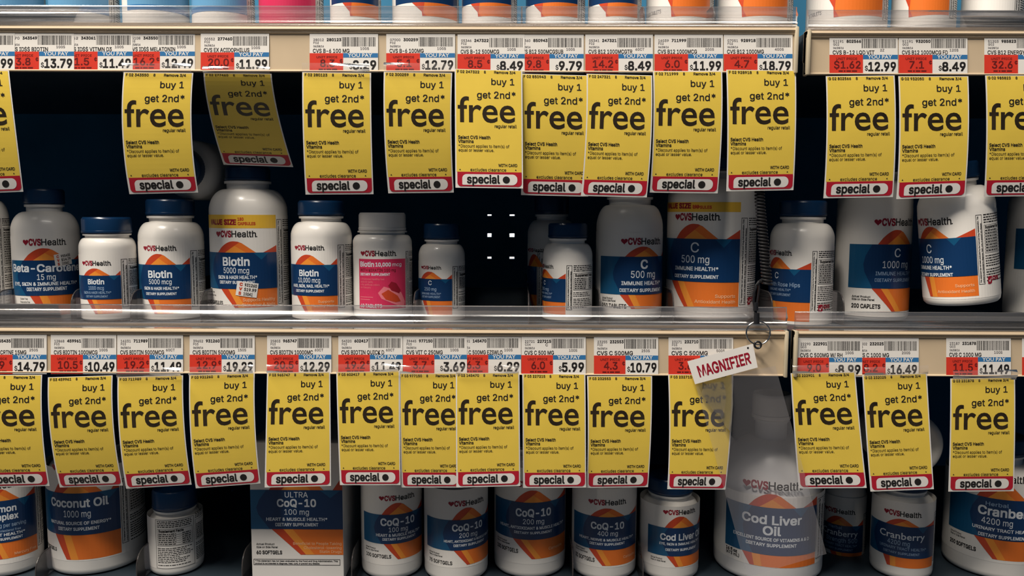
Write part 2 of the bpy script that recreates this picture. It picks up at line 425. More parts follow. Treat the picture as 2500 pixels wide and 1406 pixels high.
# ------------------------------------------------------------------ yellow sale tags
def sale_tag(cs, code, Y0, curl, where, bow=0.0, strip=True, curve=2.0):
    """cs = corners TL, TR, BR, BL in the photograph; curl = how far the foot swings back (m)"""
    TW, TH = 470.0, 818.0
    TL, TR = at(*cs[0], Y0), at(*cs[1], Y0); BR, BL = at(*cs[2], Y0 + curl), at(*cs[3], Y0 + curl)
    P = [np.array(p) for p in (TL, TR, BR, BL)]
    org = (TL + TR) / 2; o = np.array(org)
    def fn(x, y, l):
        u = (x / TW)[:, None]; v = (y / TH)[:, None]
        p = P[0] * (1 - u) * (1 - v) + P[1] * u * (1 - v) + P[2] * u * v + P[3] * (1 - u) * v
        yy = Y0 + curl * np.abs(v[:, 0]) ** curve
        p[:, 1] = yy - l * 0.00011
        p[:, 0] += bow * S * (4 * v[:, 0] * (1 - v[:, 0])) - 0.0
        return p - o
    t = empty('sale_tag', org)
    tag(t, 'yellow sale tag printed %s, %s' % (code[:-2], where), 'sale tag', 'yellow sale tags')
    a = Flat()
    for k in range(12):
        a.rect(0, k * TH / 12, TW, (k + 1) * TH / 12, 0, 'tagwhite')
    a.rect(9, 4, 461, 706, 1, 'yellow')
    p1 = code.split(); 
    a.text(' '.join(p1[:3]), 18, 26, 17, 2, 'ink', 'h', w=152, bold=.02); a.text('8', 204, 26, 17, 2, 'ink', 'h', bold=.02); a.text('Remove 3/4', 275, 26, 17, 2, 'ink', 'h', w=147, bold=.02)
    a.text('buy 1', 255, 103, 43, 2, 'ink', 'h', w=158, bold=.010); a.text('get 2nd*', 155, 196, 46, 2, 'ink', 'h', w=266, bold=.010)
    a.text('free', 20, 360, 170, 2, 'brown', 'g', w=398, off=.010, res=4)
    a.text('regular retail', 276, 398, 22, 2, 'ink', 'h', w=152, bold=.012)
    a.text('Select CVS Health', 22, 477, 22, 2, 'ink', 'h', w=222, bold=.02); a.text('Vitamins', 22, 505, 22, 2, 'ink', 'h', w=106, bold=.02)
    a.text('*Discount applies to item(s) of', 24, 537, 21, 2, 'ink', 'h', w=352, bold=.004); a.text('equal or lesser value.', 24, 565, 21, 2, 'ink', 'h', w=246, bold=.004)
    a.text('WITH CARD', 300, 668, 20, 2, 'ink', 'h', w=130, bold=.018); a.text('excludes clearance', 105, 701, 22, 2, 'ink', 'h', w=248, bold=.006)
    for x in (33, 420): a.poly([(x - 6, 694), (x, 684), (x + 6, 694)], 2, 'ink')
    a.build('paper', fn, t, cuty=[i * 34 for i in range(1, 24)])
    b = Flat()
    b.rrect(14, 706, 461, 807, (4, 4, 26, 26), 2, 'red'); b.rrect(48, 722, 431, 797, (30, 34, 36, 6), 3, 'tagwhite')
    b.text('special', 83, 784, 55, 4, 'ink', font='h', w=224, bold=.022, ring=True); b.disc(354, 760, 25, 4, 'ink')
    b.build('banner', fn, t, cuty=[720, 740, 760, 780])
    if strip:                                              # clear adhesive strip that holds the tag to the rail
        c = Flat(); hgt = 58
        for k in range(4): c.rect(4 + 0 * k, -hgt + k * hgt / 4 * 1.2, 466, -hgt + (k + 1) * hgt / 4 * 1.2, 5, 'film')
        amp = random.uniform(0.5, 1.0)
        def fs(x, y, l):
            p = fn(x, np.zeros_like(y), l); q = fn(x, np.full_like(y, 40.0), l)
            p[:, 2] -= (y / TH) * (P[0][2] - P[3][2])
            p[:, 1] = Y0 - 0.0007 - amp * 0.0042 * np.maximum(0, np.sin(np.clip((y + hgt) / hgt, 0, 1) * math.pi)) * (0.55 + 0.45 * np.sin(x / TW * 3.1 + amp * 5))
            return p
        c.build('adhesive_strip', fs, t, cutx=[i * 47 for i in range(1, 10)], cuty=[-58, -50, -42, -34, -26, -18, -10, -2])
    return t

U = [
 ([(-143, 171), (22, 172), (57, 468), (-105, 474)], 'F 02 343549 8', .010, 'cut by the left edge, upper row', 6, False),
 ([(302, 176), (472, 178), (484, 470), (316, 474)], 'F 02 343550 8', .011, 'under the melatonin price', -5, True),
 ([(497, 178), (663, 180), (716, 408), (546, 402)], 'F 02 277460 8', .058, 'bent back into shade over the large biotin bottle', -3, True),
 ([(738, 176), (906, 178), (912, 474), (746, 475)], 'F 02 280123 8', .009, 'under the $8.29 price', 0, True),
 ([(937, 175), (1104, 178), (1108, 470), (948, 472)], 'F 02 300259 8', .009, 'under the $12.79 price', -3, True),
 ([(1110, 168), (1275, 172), (1277, 460), (1112, 458)], 'F 02 247322 8', .001, 'hung higher than its neighbours in the upper row', 0, False),
 ([(1272, 180), (1438, 184), (1436, 480), (1272, 476)], 'F 02 850943 8', .007, 'partly behind the tags on both sides', 2, False),
 ([(1432, 180), (1592, 184), (1579, 482), (1418, 478)], 'F 02 247321 8', .005, 'under the 14.2 unit price', 4, False),
 ([(1594, 174), (1763, 174), (1752, 472), (1586, 470)], 'F 02 711999 8', .006, 'under the $11.99 B12 price', 3, False),
 ([(1773, 170), (1943, 172), (1937, 464), (1773, 467)], 'F 02 928918 8', .005, 'under the $18.79 price', 1, False),
 ([(2016, 186), (2184, 184), (2180, 481), (2010, 484)], 'G 02 802566 8', .005, 'under the $12.99 price of the right bay', 2, False),
 ([(2193, 186), (2364, 186), (2356, 480), (2188, 486)], 'G 02 932050 8', .004, 'in front of the tilted bottle top', 2, False),
 ([(2405, 184), (2575, 184), (2570, 478), (2402, 480)], 'G 02 985823 8', .006, 'cut by the right edge, upper row', 0, False),
]
Lr = [
 ([(-62, 915), (103, 915), (121, 1186), (-45, 1190)], 'F 03 955435 8', .007, 'cut by the left edge, lower row', -3, False),
 ([(117, 921), (275, 916), (300, 1185), (146, 1190)], 'F 03 459961 8', .009, 'above the coconut oil bottle', -4, False),
 ([(287, 920), (447, 916), (468, 1183), (308, 1193)], 'F 03 711989 8', .007, 'under the $11.49 biotin price', -3, True),
 ([(462, 915), (622, 910), (636, 1180), (478, 1192)], 'F 03 931260 8', .006, 'under the $19.29 price', -3, True),
 ([(652, 909), (806, 908), (808, 1186), (646, 1190)], 'F 03 965747 8', .002, 'above the boxed supplement', 1, True),
 ([(821, 908), (976, 906), (978, 1184), (830, 1184)], 'F 03 602417 8', .002, 'under the quick dissolve biotin price', 0, True),
 ([(975, 911), (1127, 911), (1129, 1190), (980, 1190)], 'F 03 977150 8', .003, 'its right edge behind the next tag', 0, True),
 ([(1113, 910), (1268, 910), (1270, 1186), (1114, 1190)], 'F 03 145470 8', .001, 'overlapping the tag to its left', 0, True),
 ([(1275, 912), (1429, 913), (1431, 1190), (1277, 1191)], 'F 03 227215 8', .002, 'under the $5.99 price', 0, False),
 ([(1433, 918), (1592, 918), (1582, 1189), (1432, 1191)], 'F 03 232553 8', .004, 'under the $10.79 price', 2, False),
 ([(1631, 914), (1790, 914), (1771, 1195), (1629, 1194)], 'F 03 232710 8', .002, 'half covered by the magnifier sheet', 3, False),
 ([(1930, 911), (2088, 908), (2116, 1191), (1950, 1192)], 'G 03 222901 8', .000, 'right of the magnifier sheet', -2, True),
 ([(2105, 916), (2263, 911), (2280, 1194), (2125, 1200)], 'G 03 232025 8', .001, 'in front of the lying white bottle', -2, True),
 ([(2320, 924), (2478, 921), (2475, 1199), (2315, 1200)], 'G 03 231878 8', .003, 'above the large cranberry bottle', -1, True),
]
ydep = {('U', 5): -.0034, ('U', 6): -.0014, ('U', 7): -.0024, ('L', 6): -.0014, ('L', 7): -.0032, ('L', 8): -.0018, ('L', 9): -.0012}
for rn, rows in (('U', U), ('L', Lr)):
    for i, (cs, code, curl, where, bow, st) in enumerate(rows):
        sale_tag(cs, code, ydep.get((rn, i), -.0018), curl if curl > .03 else .003 + curl * 1.4, where, bow, st, curve=1.25 if curl > .03 else 1.8)

# ------------------------------------------------------------------ price labels on the rails
def price_label(x0, y0, x1, y1, n1, n2, loc, name, size, unit, price, Y, what, date='06/28/16', extra=None):
    PW, PH = 453.0, 270.0
    TL, TR, BL, BR = at(x0, y0, Y), at(x1, y0, Y), at(x0, y1, Y), at(x1, y1, Y)
    org = (BL + BR) / 2; o = np.array(org); P = [np.array(p) for p in (TL, TR, BR, BL)]
    def fn(x, y, l):
        u = (x / PW)[:, None]; v = (y / PH)[:, None]
        p = P[0] * (1 - u) * (1 - v) + P[1] * u * (1 - v) + P[2] * u * v + P[3] * (1 - u) * v
        p[:, 1] = Y - l * 0.00006
        return p - o
    t = empty('price_label', org); tag(t, what, 'price label', 'shelf price labels')
    a = Flat(); a.rect(0, 0, PW, PH, 0, 'white')
    if n1: a.text(n1, 25, 52, 17, 1, 'grey', 'h', w=68, bold=.012, res=1)
    a.text(n2, 208, 52, 19, 1, 'ink', 'h', w=94, al='r', bold=.03, res=1)
    a.text(loc, 25, 72, 15, 1, 'grey', 'h', bold=.01, res=1); a.text(date, 25, 95, 13, 1, 'grey', 'h', w=68, bold=.02, res=1)
    if extra: a.text(extra, 170, 76, 18, 1, 'ink', 'h', bold=.012, res=1)
    rr = random.Random(n2); x = 214
    while x < 438:
        w = rr.choice((2, 2, 3.5, 5)); a.rect(x, 25, min(x + w, 440), 90, 1, 'ink'); x += w + rr.choice((2, 2.5, 3.5, 5))
    a.text(name, 22, 134, 27, 1, 'ink', 'h', bold=.016, res=1, maxw=300 if size else 330, w=None if len(name) < 12 else min(300, 17.2 * len(name)))
    if size: a.text(size, 336, 113, 17, 1, 'grey', 'h', bold=.012, res=1)
    pw = sum(15 if c == '.' else (41 if len(price) > 4 else 45) for c in price)
    a.text('$', 432 - pw, 246, 30, 1, 'ink', 'h', bold=.016, w=18, al='r')
    a.text(price, 438, 250, 60, 1, 'ink', 'h', w=pw, al='r', bold=.026)
    a.build('paper', fn, t)
    b = Flat(); b.rect(0, 137, 222, 269, 1, 'unitred'); b.text('UNIT PRICE', 45, 172, 15, 2, 'darkred', 'h', w=138, bold=.01, res=1)
    u = unit.rstrip('c')
    b.text(u, 118, 232, 50, 2, 'darkred', 'h', al='c', w=sum(14 if c == '.' else 40 for c in u), bold=.014)
    if unit.endswith('c'): b.text('¢', 200, 205, 28, 2, 'darkred', 'h', bold=.014)
    x = 60
    for w in (28, 12, 30, 34): b.rect(x, 246, x + w, 256, 2, 'darkred'); x += w + 6
    b.build('unit_price_block', fn, t)
    c = Flat(); c.rect(222, 137, 452, 168, 1, 'headblue'); c.text('YOU PAY', 252, 164, 24, 2, 'white', 'g', w=163, off=.02)
    c.build('price_header', fn, t)
    return t

UP = [
 (-131, 78, 36, '', '343552', '', 'FISH OIL', '', '9.1c', '14.99', 'price label cut by the left edge of the upper rail, ending 99'),
 (13, 78, 181, '5770', '343549', 'F02', 'CVS ID$$ BIOTIN', '100S', '3.8c', '13.79', 'price label reading BIOTIN and $13.79 on the upper rail'),
 (156, 78, 324, '5762', '343061', 'F02', 'CVS ID$$ VITMN D3', '100S', '1.5c', '11.49', 'price label reading VITMN D3 and $11.49'),
 (308, 78, 476, '55108', '343550', 'F02', 'CVS ID$$ MELATONIN', '100S', '16.2c', '12.49', 'price label reading MELATONIN and $12.49'),
 (490, 80, 657, '00552', '277460', 'F02', 'CVS EX ACIDOPHILUS', '100S', '20.0c', '11.99', 'price label reading ACIDOPHILUS and $11.99'),
 (756, 82, 923, '28012', '280123', 'F02', 'CVS B-6 100 MG', '100S', '8.3c', '8.29', 'price label reading B-6 100 MG and $8.29'),
 (943, 82, 1111, '07000', '300259', 'F02', 'CVS B-6 100MG', '100S', '5.1c', '12.79', 'price label reading B-6 100MG and $12.79'),
 (1117, 84, 1281, '05346', '247322', 'F02', 'CVS B-12 500MCG', '100S', '8.5c', '8.49', 'price label reading B-12 500MCG behind a raised tag'),
 (1261, 84, 1425, '05360', '850943', 'F02', 'CVS B12 500MCGSUB', '100S', '9.8c', '9.79', 'price label reading 500MCGSUB and $9.79'),
 (1429, 84, 1594, '05341', '247321', 'F02', 'CVS B12 1000MCGTR', '60CT', '14.2c', '8.49', 'price label reading 1000MCGTR and unit price 14.2'),
 (1598, 84, 1765, '16039', '711999', 'F02', 'CVS B12 1000MCG', '200S', '6.0c', '11.99', 'price label reading B12 1000MCG and unit price 6.0'),
 (1767, 84, 1935, '07051', '928918', 'F02', 'CVS B12 1000MG', '400S', '4.7c', '18.79', 'price label reading B12 1000MG and $18.79'),
 (2025, 86, 2192, '51191', '802566', 'G02', 'CVS B-12 LQD VIT', '2Z', '$1.62', '12.99', 'price label reading LQD VIT and $12.99'),
 (2194, 86, 2362, '51191', '932050', 'G02', 'CVS B12 1000MCG FD', '120S', '7.1c', '8.49', 'price label reading 1000MCG FD and $8.49'),
 (2403, 86, 2571, '51203', '985823', 'G02', 'CVS B12 ENERGY C', '30S', '32.6c', '9.79', 'price label reading ENERGY at the right edge, unit price 32.6'),
]
LP = [
 (-49, 817, 114, '19351', '955435', 'F03', 'CVS BTACRTNE 15MG', '250S', '5.9c', '14.79', 'price label reading 15MG and $14.79 at the left edge'),
 (124, 817, 284, '12868', '459961', 'F03', 'CVS BIOTIN 1000MCG', '100S', '10.5c', '10.49', 'price label reading BIOTIN 1000MCG and $10.49'),
 (286, 817, 447, '16231', '711989', 'F03', 'CVS BIOTIN 5000MCG', '60CT', '19.2c', '11.49', 'price label reading BIOTIN 5000MCG and $11.49'),
 (463, 817, 622, '39652', '931260', 'F03', 'CVS BIOTIN 5000MG', '150S', '12.9c', '19.29', 'price label reading BIOTIN 5000MG and $19.29'),
 (652, 817, 809, '25803', '965747', 'F03', 'CVS BIOTIN 10000MC', '60CT', '20.5c', '12.29', 'price label reading BIOTIN 10000MC and $12.29'),
 (826, 817, 983, '54320', '602417', 'F03', 'CVS BIOTIN QUICK D', '60CT', '19.2c', '11.49', 'price label reading BIOTIN QUICK D'),
 (984, 817, 1140, '39445', '977150', 'F03', 'CVS VIT C 250MG', '100S', '3.7c', '3.69', 'price label reading VIT C 250MG and $3.69'),
 (1115, 817, 1272, '15441', '145470', 'F03', 'CVS C 500MG EZSWLO', '100S', '6.3c', '6.29', 'price label reading EZSWLO and $6.29'),
 (1273, 818, 1430, '22721', '227215', 'C04', 'CVS C 500 MG', '100S', '6.0c', '5.99', 'price label reading C 500 MG and $5.99'),
 (1450, 819, 1607, '23255', '232553', 'F03', 'CVS C 500MG', '250S', '4.3c', '10.79', 'price label reading C 500MG and $10.79'),
 (1632, 819, 1790, '23271', '232710', 'F03', 'CVS C 500MG', '500S', '3.6c', '17.99', 'price label partly covered by the MAGNIFIER card'),
 (1946, 824, 2105, '22290', '222901', 'G03', 'CVS C 500MG W/ RH', '100S', '9.0c', '8.99', 'price label reading W/ RH and $8.99'),
 (2084, 824, 2243, '22302', '232025', 'G03', 'CVS C 1000 MG', '200S', '8.2c', '16.49', 'price label reading C 1000 MG and $16.49'),
 (2310, 823, 2468, '23187', '231878', 'G03', 'CVS C 1000 MG', '100S', '11.5c', '11.49', 'price label reading C 1000 MG and $11.49'),
 (2495, 823, 2653, '23190', '231902', 'G03', 'CVS C', '100S', '9.9c', '10.49', 'price label sliver at the right edge of the lower rail'),
]
behind = {'343549': 1, '343061': 2, '343550': 3, '850943': 1, '145470': 1, '232025': 1}
for k, (x0, y0, x1, *r) in enumerate(UP):
    price_label(x0, y0, x1, y0 + 94, *r[:7], -.0007 + .00018 * behind.get(r[1], 0), r[7])
for k, (x0, y0, x1, *r) in enumerate(LP):
    price_label(x0, y0, x1, y0 + 96, *r[:7], -.0007 + .00018 * behind.get(r[1], 0), r[7], extra='C' if r[1] == '227215' else None)

# ------------------------------------------------------------------ bottles
STAT = ('This statement has not been evaluated by the Food and Drug Administration. This', 'product is not intended to diagnose, treat, cure, or prevent any disease.')
def facts(a, x0, y0, x1, y1, seed, heading=True, lh=5.2, lay=1):
    """side panel: fine print too small to read, a ruled Supplement Facts table"""
    rr = random.Random(seed); y = y0; h = y1 - y0; W_ = x1 - x0
    def line(y, x0, x1, m='ink', hh=0.5):
        x = x0
        while x < x1 - 1:
            w = min(rr.uniform(2.5, 10), x1 - x); a.rect(x, y, x + w, y + lh * hh, lay, m); x += w + 1.6
    for k in range(4):
        line(y, x0, x1 - rr.uniform(0, 8)); y += lh
    y += 2; ty = y
    if heading:
        a.text('Supplement Facts', x0 + 4, y + 8.5, 6.4, lay, 'ink', 'h', w=min(W_ - 8, 62), bold=.035, res=1)
    y += 12
    while y < y0 + h * .52:
        line(y, x0 + 3, x0 + 3 + W_ * .5); line(y, x0 + W_ * .7, x0 + W_ - 5); a.rect(x0, y + lh * .75, x1, y + lh * .75 + .7, lay, 'ink'); y += lh * 1.15
    a.frame(x0, ty, x1, y + 1, .8, lay, 'ink'); y += 6
    while y < y1 - lh:
        if rr.random() < .16: y += 3
        line(y, x0, x1 - rr.uniform(0, W_ * .4), 'ink', .45); y += lh
    return
def logo(a, cx, cy, w, lay, dark=True):
    h = w / 96 * 14.0
    x = cx - w / 2; a.heart(x + w * .05, cy, w * .15, lay, 'lred')
    a.text('CVS', x + w * .135, cy + h * .5, h * .98, lay, 'lred', 'h', w=w * .275, bold=.03)
    a.text('Health', x + w * .425, cy + h * .5, h, lay, 'ink', 'h', w=w * .555, bold=.014)
    a.text('.', x + w * .985, cy + h * .5, h, lay, 'ink', 'h', res=1)
def panel(a, xl, xr, q, colr=None):
    """front artwork between xl and xr (0 = centre of the text); q: dict of heights in photo pixels"""
    w = xr - xl; b0, b1, ob = q['b0'], q['b1'], q['ob']; sw = q['sw']; pw = q.get('pw', 124)
    band = 'navy'
    if q.get('yl'):
        a.rect(xl, q['yl'][0], xr, q['yl'][1], 1, 'stripyellow')
        a.text(q.get('ytext', 'VALUE SIZE'), xl + w * q.get('yx', .16), q['yl'][1] - 9, 12, 2, 'lred', 'h', w=w * .36, bold=.04)
        a.text('180', xl + w * (q.get('yx', .16) + .38), q['yl'][0] + 14, 7, 2, 'swred', 'h', w=w * .06, bold=.03, res=1)
        a.text('CAPSULES', xl + w * (q.get('yx', .16) + .38), q['yl'][1] - 8, 7, 2, 'swred', 'h', w=w * .18, bold=.03, res=1)
    if q.get('logo'): logo(a, q.get('lx', 0) * 1.0, q['logo'], q['lw'], 2)
    # ribbon loop rising behind the band
    s = pw / 124.0; h = b0 - sw
    px0, px1, pk = -47 * s, 47 * s, -4 * s
    L = [(px0, b0 + .5)]
    for k in range(0, 9):
        f = k / 8; L.append((px0 + (pk - px0) * (.25 + .75 * f) - 0 * s, b0 - h * math.sin(math.pi / 2 * min(1, .28 + .72 * f))))
    Rr = [(pk + 10 * s, b0 - h * .97), (pk + 19 * s, b0 - h * .84), (px1, b0 + .5)]
    a.poly(L + Rr, 1, 'swred')
    a.poly([(pk + 14 * s, b0 - h * .90), (pk + 20 * s, b0 - h * .80), (px1, b0 + .5), (pk - 22 * s, b0 + .5)], 2, 'sworange')
    a.poly([(pk + 3 * s, b0 - h * .60), (px1 - 22 * s, b0 + .5), (pk - 22 * s, b0 + .5)], 3, 'swgold')
    if xr > 52 * s: a.poly([(xr, b0 - h * .62), (xr, b0 + .5), (min(xr - 2, 62 * s), b0 + .5)], 1, 'swred')
    # band
    a.rect(xl, b0, xr, b1, 3, 'teal')
    bh = b1 - b0; e = xl + w * .0; nl = q.get('nl', -66 * s)
    nl = max(nl, xl + 1)
    dk = [(nl + 18 * s, b0), (nl + 5 * s, b0 + bh * .25), (nl, b0 + bh * .45), (nl + 3 * s, b0 + bh * .62), (nl + 22 * s, b1), (xr, b1), (xr, b0 + bh * .10)]
    nx = min(xr - 6, 58 * s)
    dk += [(xr - 1, b0), (min(xr - 2, nx + 18 * s), b0), (nx, b0 + bh * .20), (nx - 18 * s, b0)]
    a.poly(dk, 4, band)
    for (t_, yb, cap, wd, st, *ox) in q['tx']:
        fo, bo, m = {'b': ('h', .022, 'palewhite'), 'l': ('h', 0.006, 'palewhite'), 'd': ('h', 0.006, 'paleblue'), 'g': ('g', .012, 'palewhite'), 'gd': ('g', .01, 'paleblue')}[st]
        if fo == 'g': a.text(t_, ox[0] if ox else 0, yb, cap, 5, m, 'g', w=wd, al='c', off=bo)
        else: a.text(t_, ox[0] if ox else 0, yb, cap, 5, m, 'h', w=wd, al='c', bold=bo)
    # orange foot with a slanting left edge
    oh = ob - b1; ox0 = q.get('ox', -40 * s); ox1 = q.get('ox1', ox0 + 36 * s)
    a.poly([(ox0, b1), (xr, b1), (xr, ob), (ox1, ob)], 1, 'sworange')
    a.poly([(ox0, b1), (ox0 + 20 * s, b1), (ox1 + 9 * s, ob), (ox1, ob)], 2, 'swred')
    a.poly([(ox0 + 20 * s, b1), (ox0 + 36 * s, b1), (ox1 + 24 * s, ob), (ox1 + 9 * s, ob)], 2, 'swgold')
    for (t_, yb, cap, wd, xo) in q.get('ft', []): a.text(t_, xr - xo, yb, cap, 3, 'peach', 'h', w=wd, al='r', bold=.008, res=1)
    for (t_, yb, cap, wd, xo, bo) in q.get('fl', []): a.text(t_, xl + xo, yb, cap, 2, 'ink', 'h', w=wd, bold=bo, res=1)

LB = {}
def bottle(key, lab, x0, x1, ct, cb, sh, q, Yf=0.05, zb=None, capw=None, neckw=None, rot=None, cap='cap', capr=1.0, group='bottles of supplements', name='vitamin_bottle', lblbot=None, body='bottle', hidden_label=False):
    """x0, x1: sides of the body; ct, cb: cap top and foot; sh: where the shoulder meets the body - photo pixels"""
    xc = (x0 + x1) / 2; Rp = (x1 - x0) / 2
    zb = ZT2 if zb is None else zb
    ym = (max(sh, 0) + (700 if zb > ZT3 + .1 else 1400)) / 2 if sh > 0 else 20
    def ray(px):                                   # heading of a sight line in plan
        d = at(px, ym, 0) - CAM_LOC; return math.atan2(d.x, d.y)
    a0, a1 = ray(x0), ray(x1); am, hw = (a0 + a1) / 2, (a1 - a0) / 2
    dist = (Yf - CAM_LOC.y) / (math.cos(am) - math.sin(hw)); rad = dist * math.sin(hw); sa = rad / Rp
    ya = Yf + rad
    org = Vector((CAM_LOC.x + dist * math.sin(am), ya, zb))
    t = empty(name, org, rot or (0, 0, 0)); tag(t, lab, 'bottle', group)
    def z(y): return at(xc, y, ya).z - zb
    def zf(y): return at(q['tc'], y, Yh).z - zb
    zs, zcb, zct = z(sh), z(cb), z(ct)
    cw = (capw or Rp * 1.5) / 2 * sa; nw = (neckw or (capw or Rp * 1.5) * .93) / 2 * sa
    bev = min(.004, rad * .15)
    prof = [(rad - bev * 1.6, 0.0003), (rad - bev * .55, bev * .25), (rad - bev * .12, bev * .75), (rad, bev * 1.5), (rad, zs - 0.001)]
    zn = zcb - (zcb - zs) * .0
    hgt = zcb - zs; fl = min(.0022, hgt * .12); nk = hgt * .20
    top = zcb - fl - nk; nr = nw * .93
    for k in range(1, 9):
        a = k / 8 * math.pi / 2
        # rounded shoulder easing into the neck
        f = k / 8
        r_ = nr + (rad - nr) * (math.cos(a) ** .85 if k < 8 else 0) ; prof.append((max(r_, nr), zs + (top - zs) * (math.sin(a) ** 1.25)))
    prof += [(nr, zcb - fl * 1.3), (nw * 1.02, zcb - fl * 1.2), (nw * 1.03, zcb - fl * .3), (nw * .98, zcb - .0001)]
    body_o = lathe('body', prof, M[body], t)
    cwm = cw; hcap = zct - zcb; cb_ = min(.0012, hcap * .1)
    lathe('cap', [(cwm * .985, zcb + .0002), (cwm, zcb + .0008), (cwm, zcb + hcap * .16), (cwm * .985, zcb + hcap * .18), (cwm * .985, zcb + hcap * .86), (cwm * .965, zct - cb_), (cwm * .92, zct), (cwm * .8, zct), (cwm * .76, zct - .0006), (cwm * .2, zct - .0006)],
          M[cap], t, n=120, knurl=(3, 4, cwm * .014))
    if q is None: return t
    # ---- label artwork wrapped round the body; x in photo px of arc
    hl, hr = q.get('hl', 74), q.get('hr', 62)
    be = max(-hw * .98, min(hw * .98, ray(q['tc']) - am))      # where the sight line to tc meets the wall of the bottle
    s_ = dist * math.cos(be) - math.sqrt(max(0, rad * rad - (dist * math.sin(be)) ** 2))
    hx_, hy_ = s_ * math.sin(am + be) - dist * math.sin(am), s_ * math.cos(am + be) - dist * math.cos(am)
    pc = math.degrees(math.atan2(hx_, -hy_)); Yh = ya + hy_
    ap = Rp * math.pi / 180                        # px of arc per degree
    a = Flat(); xl, xr = -hl * ap, hr * ap
    yt = q.get('lt', q.get('b0', sh) - 60); yb = lblbot or q['ob'] + 14
    yt = max(yt, sh + 2)
    full = math.pi * Rp
    a.rect(-full * .985 - pc * ap, yt, full * .985 - pc * ap, yb, 0, 'white')
    if q.get('art'): q['art'](a, xl, xr, q, ap)
    else: panel(a, xl, xr, q)
    sx = xr + 1.5 * ap; s0, s1 = q.get('st', (q.get('b0', 0) - 30, q.get('ob', 0)))
    if q.get('stat', True):
        sww = q.get('sww', 15) * ap; a.frame(sx, s0, sx + sww, s1, 1.3, 1, 'ink')
        for i, tt in enumerate(STAT):
            a.text(tt, sx + sww * (.44 + .44 * i), s1 - 4, sww * .24, 1, 'ink', 'h', w=(s1 - s0 - 8) * (1 if i == 0 else .9), vert=True, bold=.02, res=1)
        fx = sx + sww + 3 * ap
        facts(a, fx, s0, fx + 62 * ap, s1, key, True, q.get('lh', 5.2))
        if q.get('seal'):
            cx, cy = fx + 10, s1 - 8; a.rrect(cx - 7, cy - 10, cx + 7, cy + 9, (5, 1, 6, 2), 2, 'lred')
            a.poly([(cx - 4, cy), (cx - 2.6, cy - 1.5), (cx - 1, cy + 2), (cx + 3.5, cy - 5), (cx + 4.5, cy - 4), (cx - .6, cy + 5)], 3, 'white')
            a.text('CVS', cx + 10, cy + 0, 9, 2, 'lred', 'h', bold=.05)
    if q.get('codes'):                              # lot code bars left of the front panel
        pass
    th0 = R(pc); ar = R(1) / ap
    zarr0, zarr1 = zf(0.0), zf(1000.0)
    def fn(x, y, l):
        th = th0 + x * ar; r = rad + 0.00012 + l * 0.00007
        return np.stack([r * np.sin(th), -r * np.cos(th), zarr0 + (zarr1 - zarr0) * y / 1000.0], axis=1)
    step = 5 * ap
    n0 = int(-full / step) - 30
    lo = a.build('label', fn, t, cutx=[i * step for i in range(n0, -n0) if abs(i * step + pc * ap) < full * .99])
    if q.get('stk'):
        x_, y_, w_, h_, rt, lines = q['stk']
        b = Flat(); ca, sa_ = math.cos(R(rt)), math.sin(R(rt))
        b.rect(-w_ / 2, -h_ / 2, w_ / 2, h_ / 2, 7, 'tagwhite')
        for i, tt in enumerate(lines):
            yy = -h_ / 2 + h_ * (.30 + .31 * i); b.text(tt, -w_ * .13, yy, h_ * .20, 8, 'ink', 'h', w=w_ * .56 if i != 2 else w_ * .42, bold=.02, res=1)
            b.text('CVS'[i], -w_ * .36, yy, h_ * .2, 8, 'swred', 'h', bold=.04, res=1)
        def fs(x, y, l):
            return fn(x_ + x * ca - y * sa_, y_ + x * sa_ + y * ca, l)
        b.build('price_sticker', fs, lo, cutx=[-w_ / 4, 0, w_ / 4])
    return t

def tx(*a): return list(a)
SUP = 'DIETARY SUPPLEMENT'
GA = 'bottles on the middle shelf'
zb2 = ZT2
bottle('a0', 'white bottle cut by the left edge on the middle shelf', -130, 27, 432, 470, 530,
       dict(tc=-95, b0=590, b1=700, ob=756, sw=560, lw=100, logo=560, st=(522, 742), tx=tx(('C', 630, 20, 16, 'b'))), .05, group=GA)
bottle('a1', 'dim beta-carotene bottle with a small price sticker on its label', 28, 198, 462, 498, 560,
       dict(tc=111, b0=625, b1=712, ob=762, sw=595, lw=106, logo=580, lt=566, hr=78, pw=150, ox=-43, ox1=-10,
            tx=tx(('Beta-Carotene', 653, 18, 194, 'b'), ('15 mg', 673, 14, 44, 'l'), ('EYE, SKIN & IMMUNE HEALTH*', 687, 8, 176, 'b', -4), (SUP, 700, 8, 100, 'b')),
            fl=[('Gluten Free', 722, 5, 24, 36, 0), ('Preservative Free', 730, 5, 30, 36, 0)],
            stk=(44, 624, 46, 30, -7, ('955435', '$14.79', '10041'))), .056, capw=104, group=GA)
bottle('a2', 'small biotin 1000 mcg bottle with bright shoulder and blue cap', 193, 335, 530, 569, 603,
       dict(tc=232, b0=663, b1=722, ob=758, sw=645, lw=78, logo=632, lt=612, hr=50, hl=74, pw=96, ox=-28, ox1=-4, st=(623, 744), lh=3.7, nl=-60,
            tx=tx(('Biotin', 684, 12, 42, 'b'), ('1000 mcg', 698, 9, 40, 'd'), ('SKIN & HAIR HEALTH*', 708, 6, 74, 'd'), (SUP, 717, 5, 58, 'd'))), .036, capw=126, group=GA)
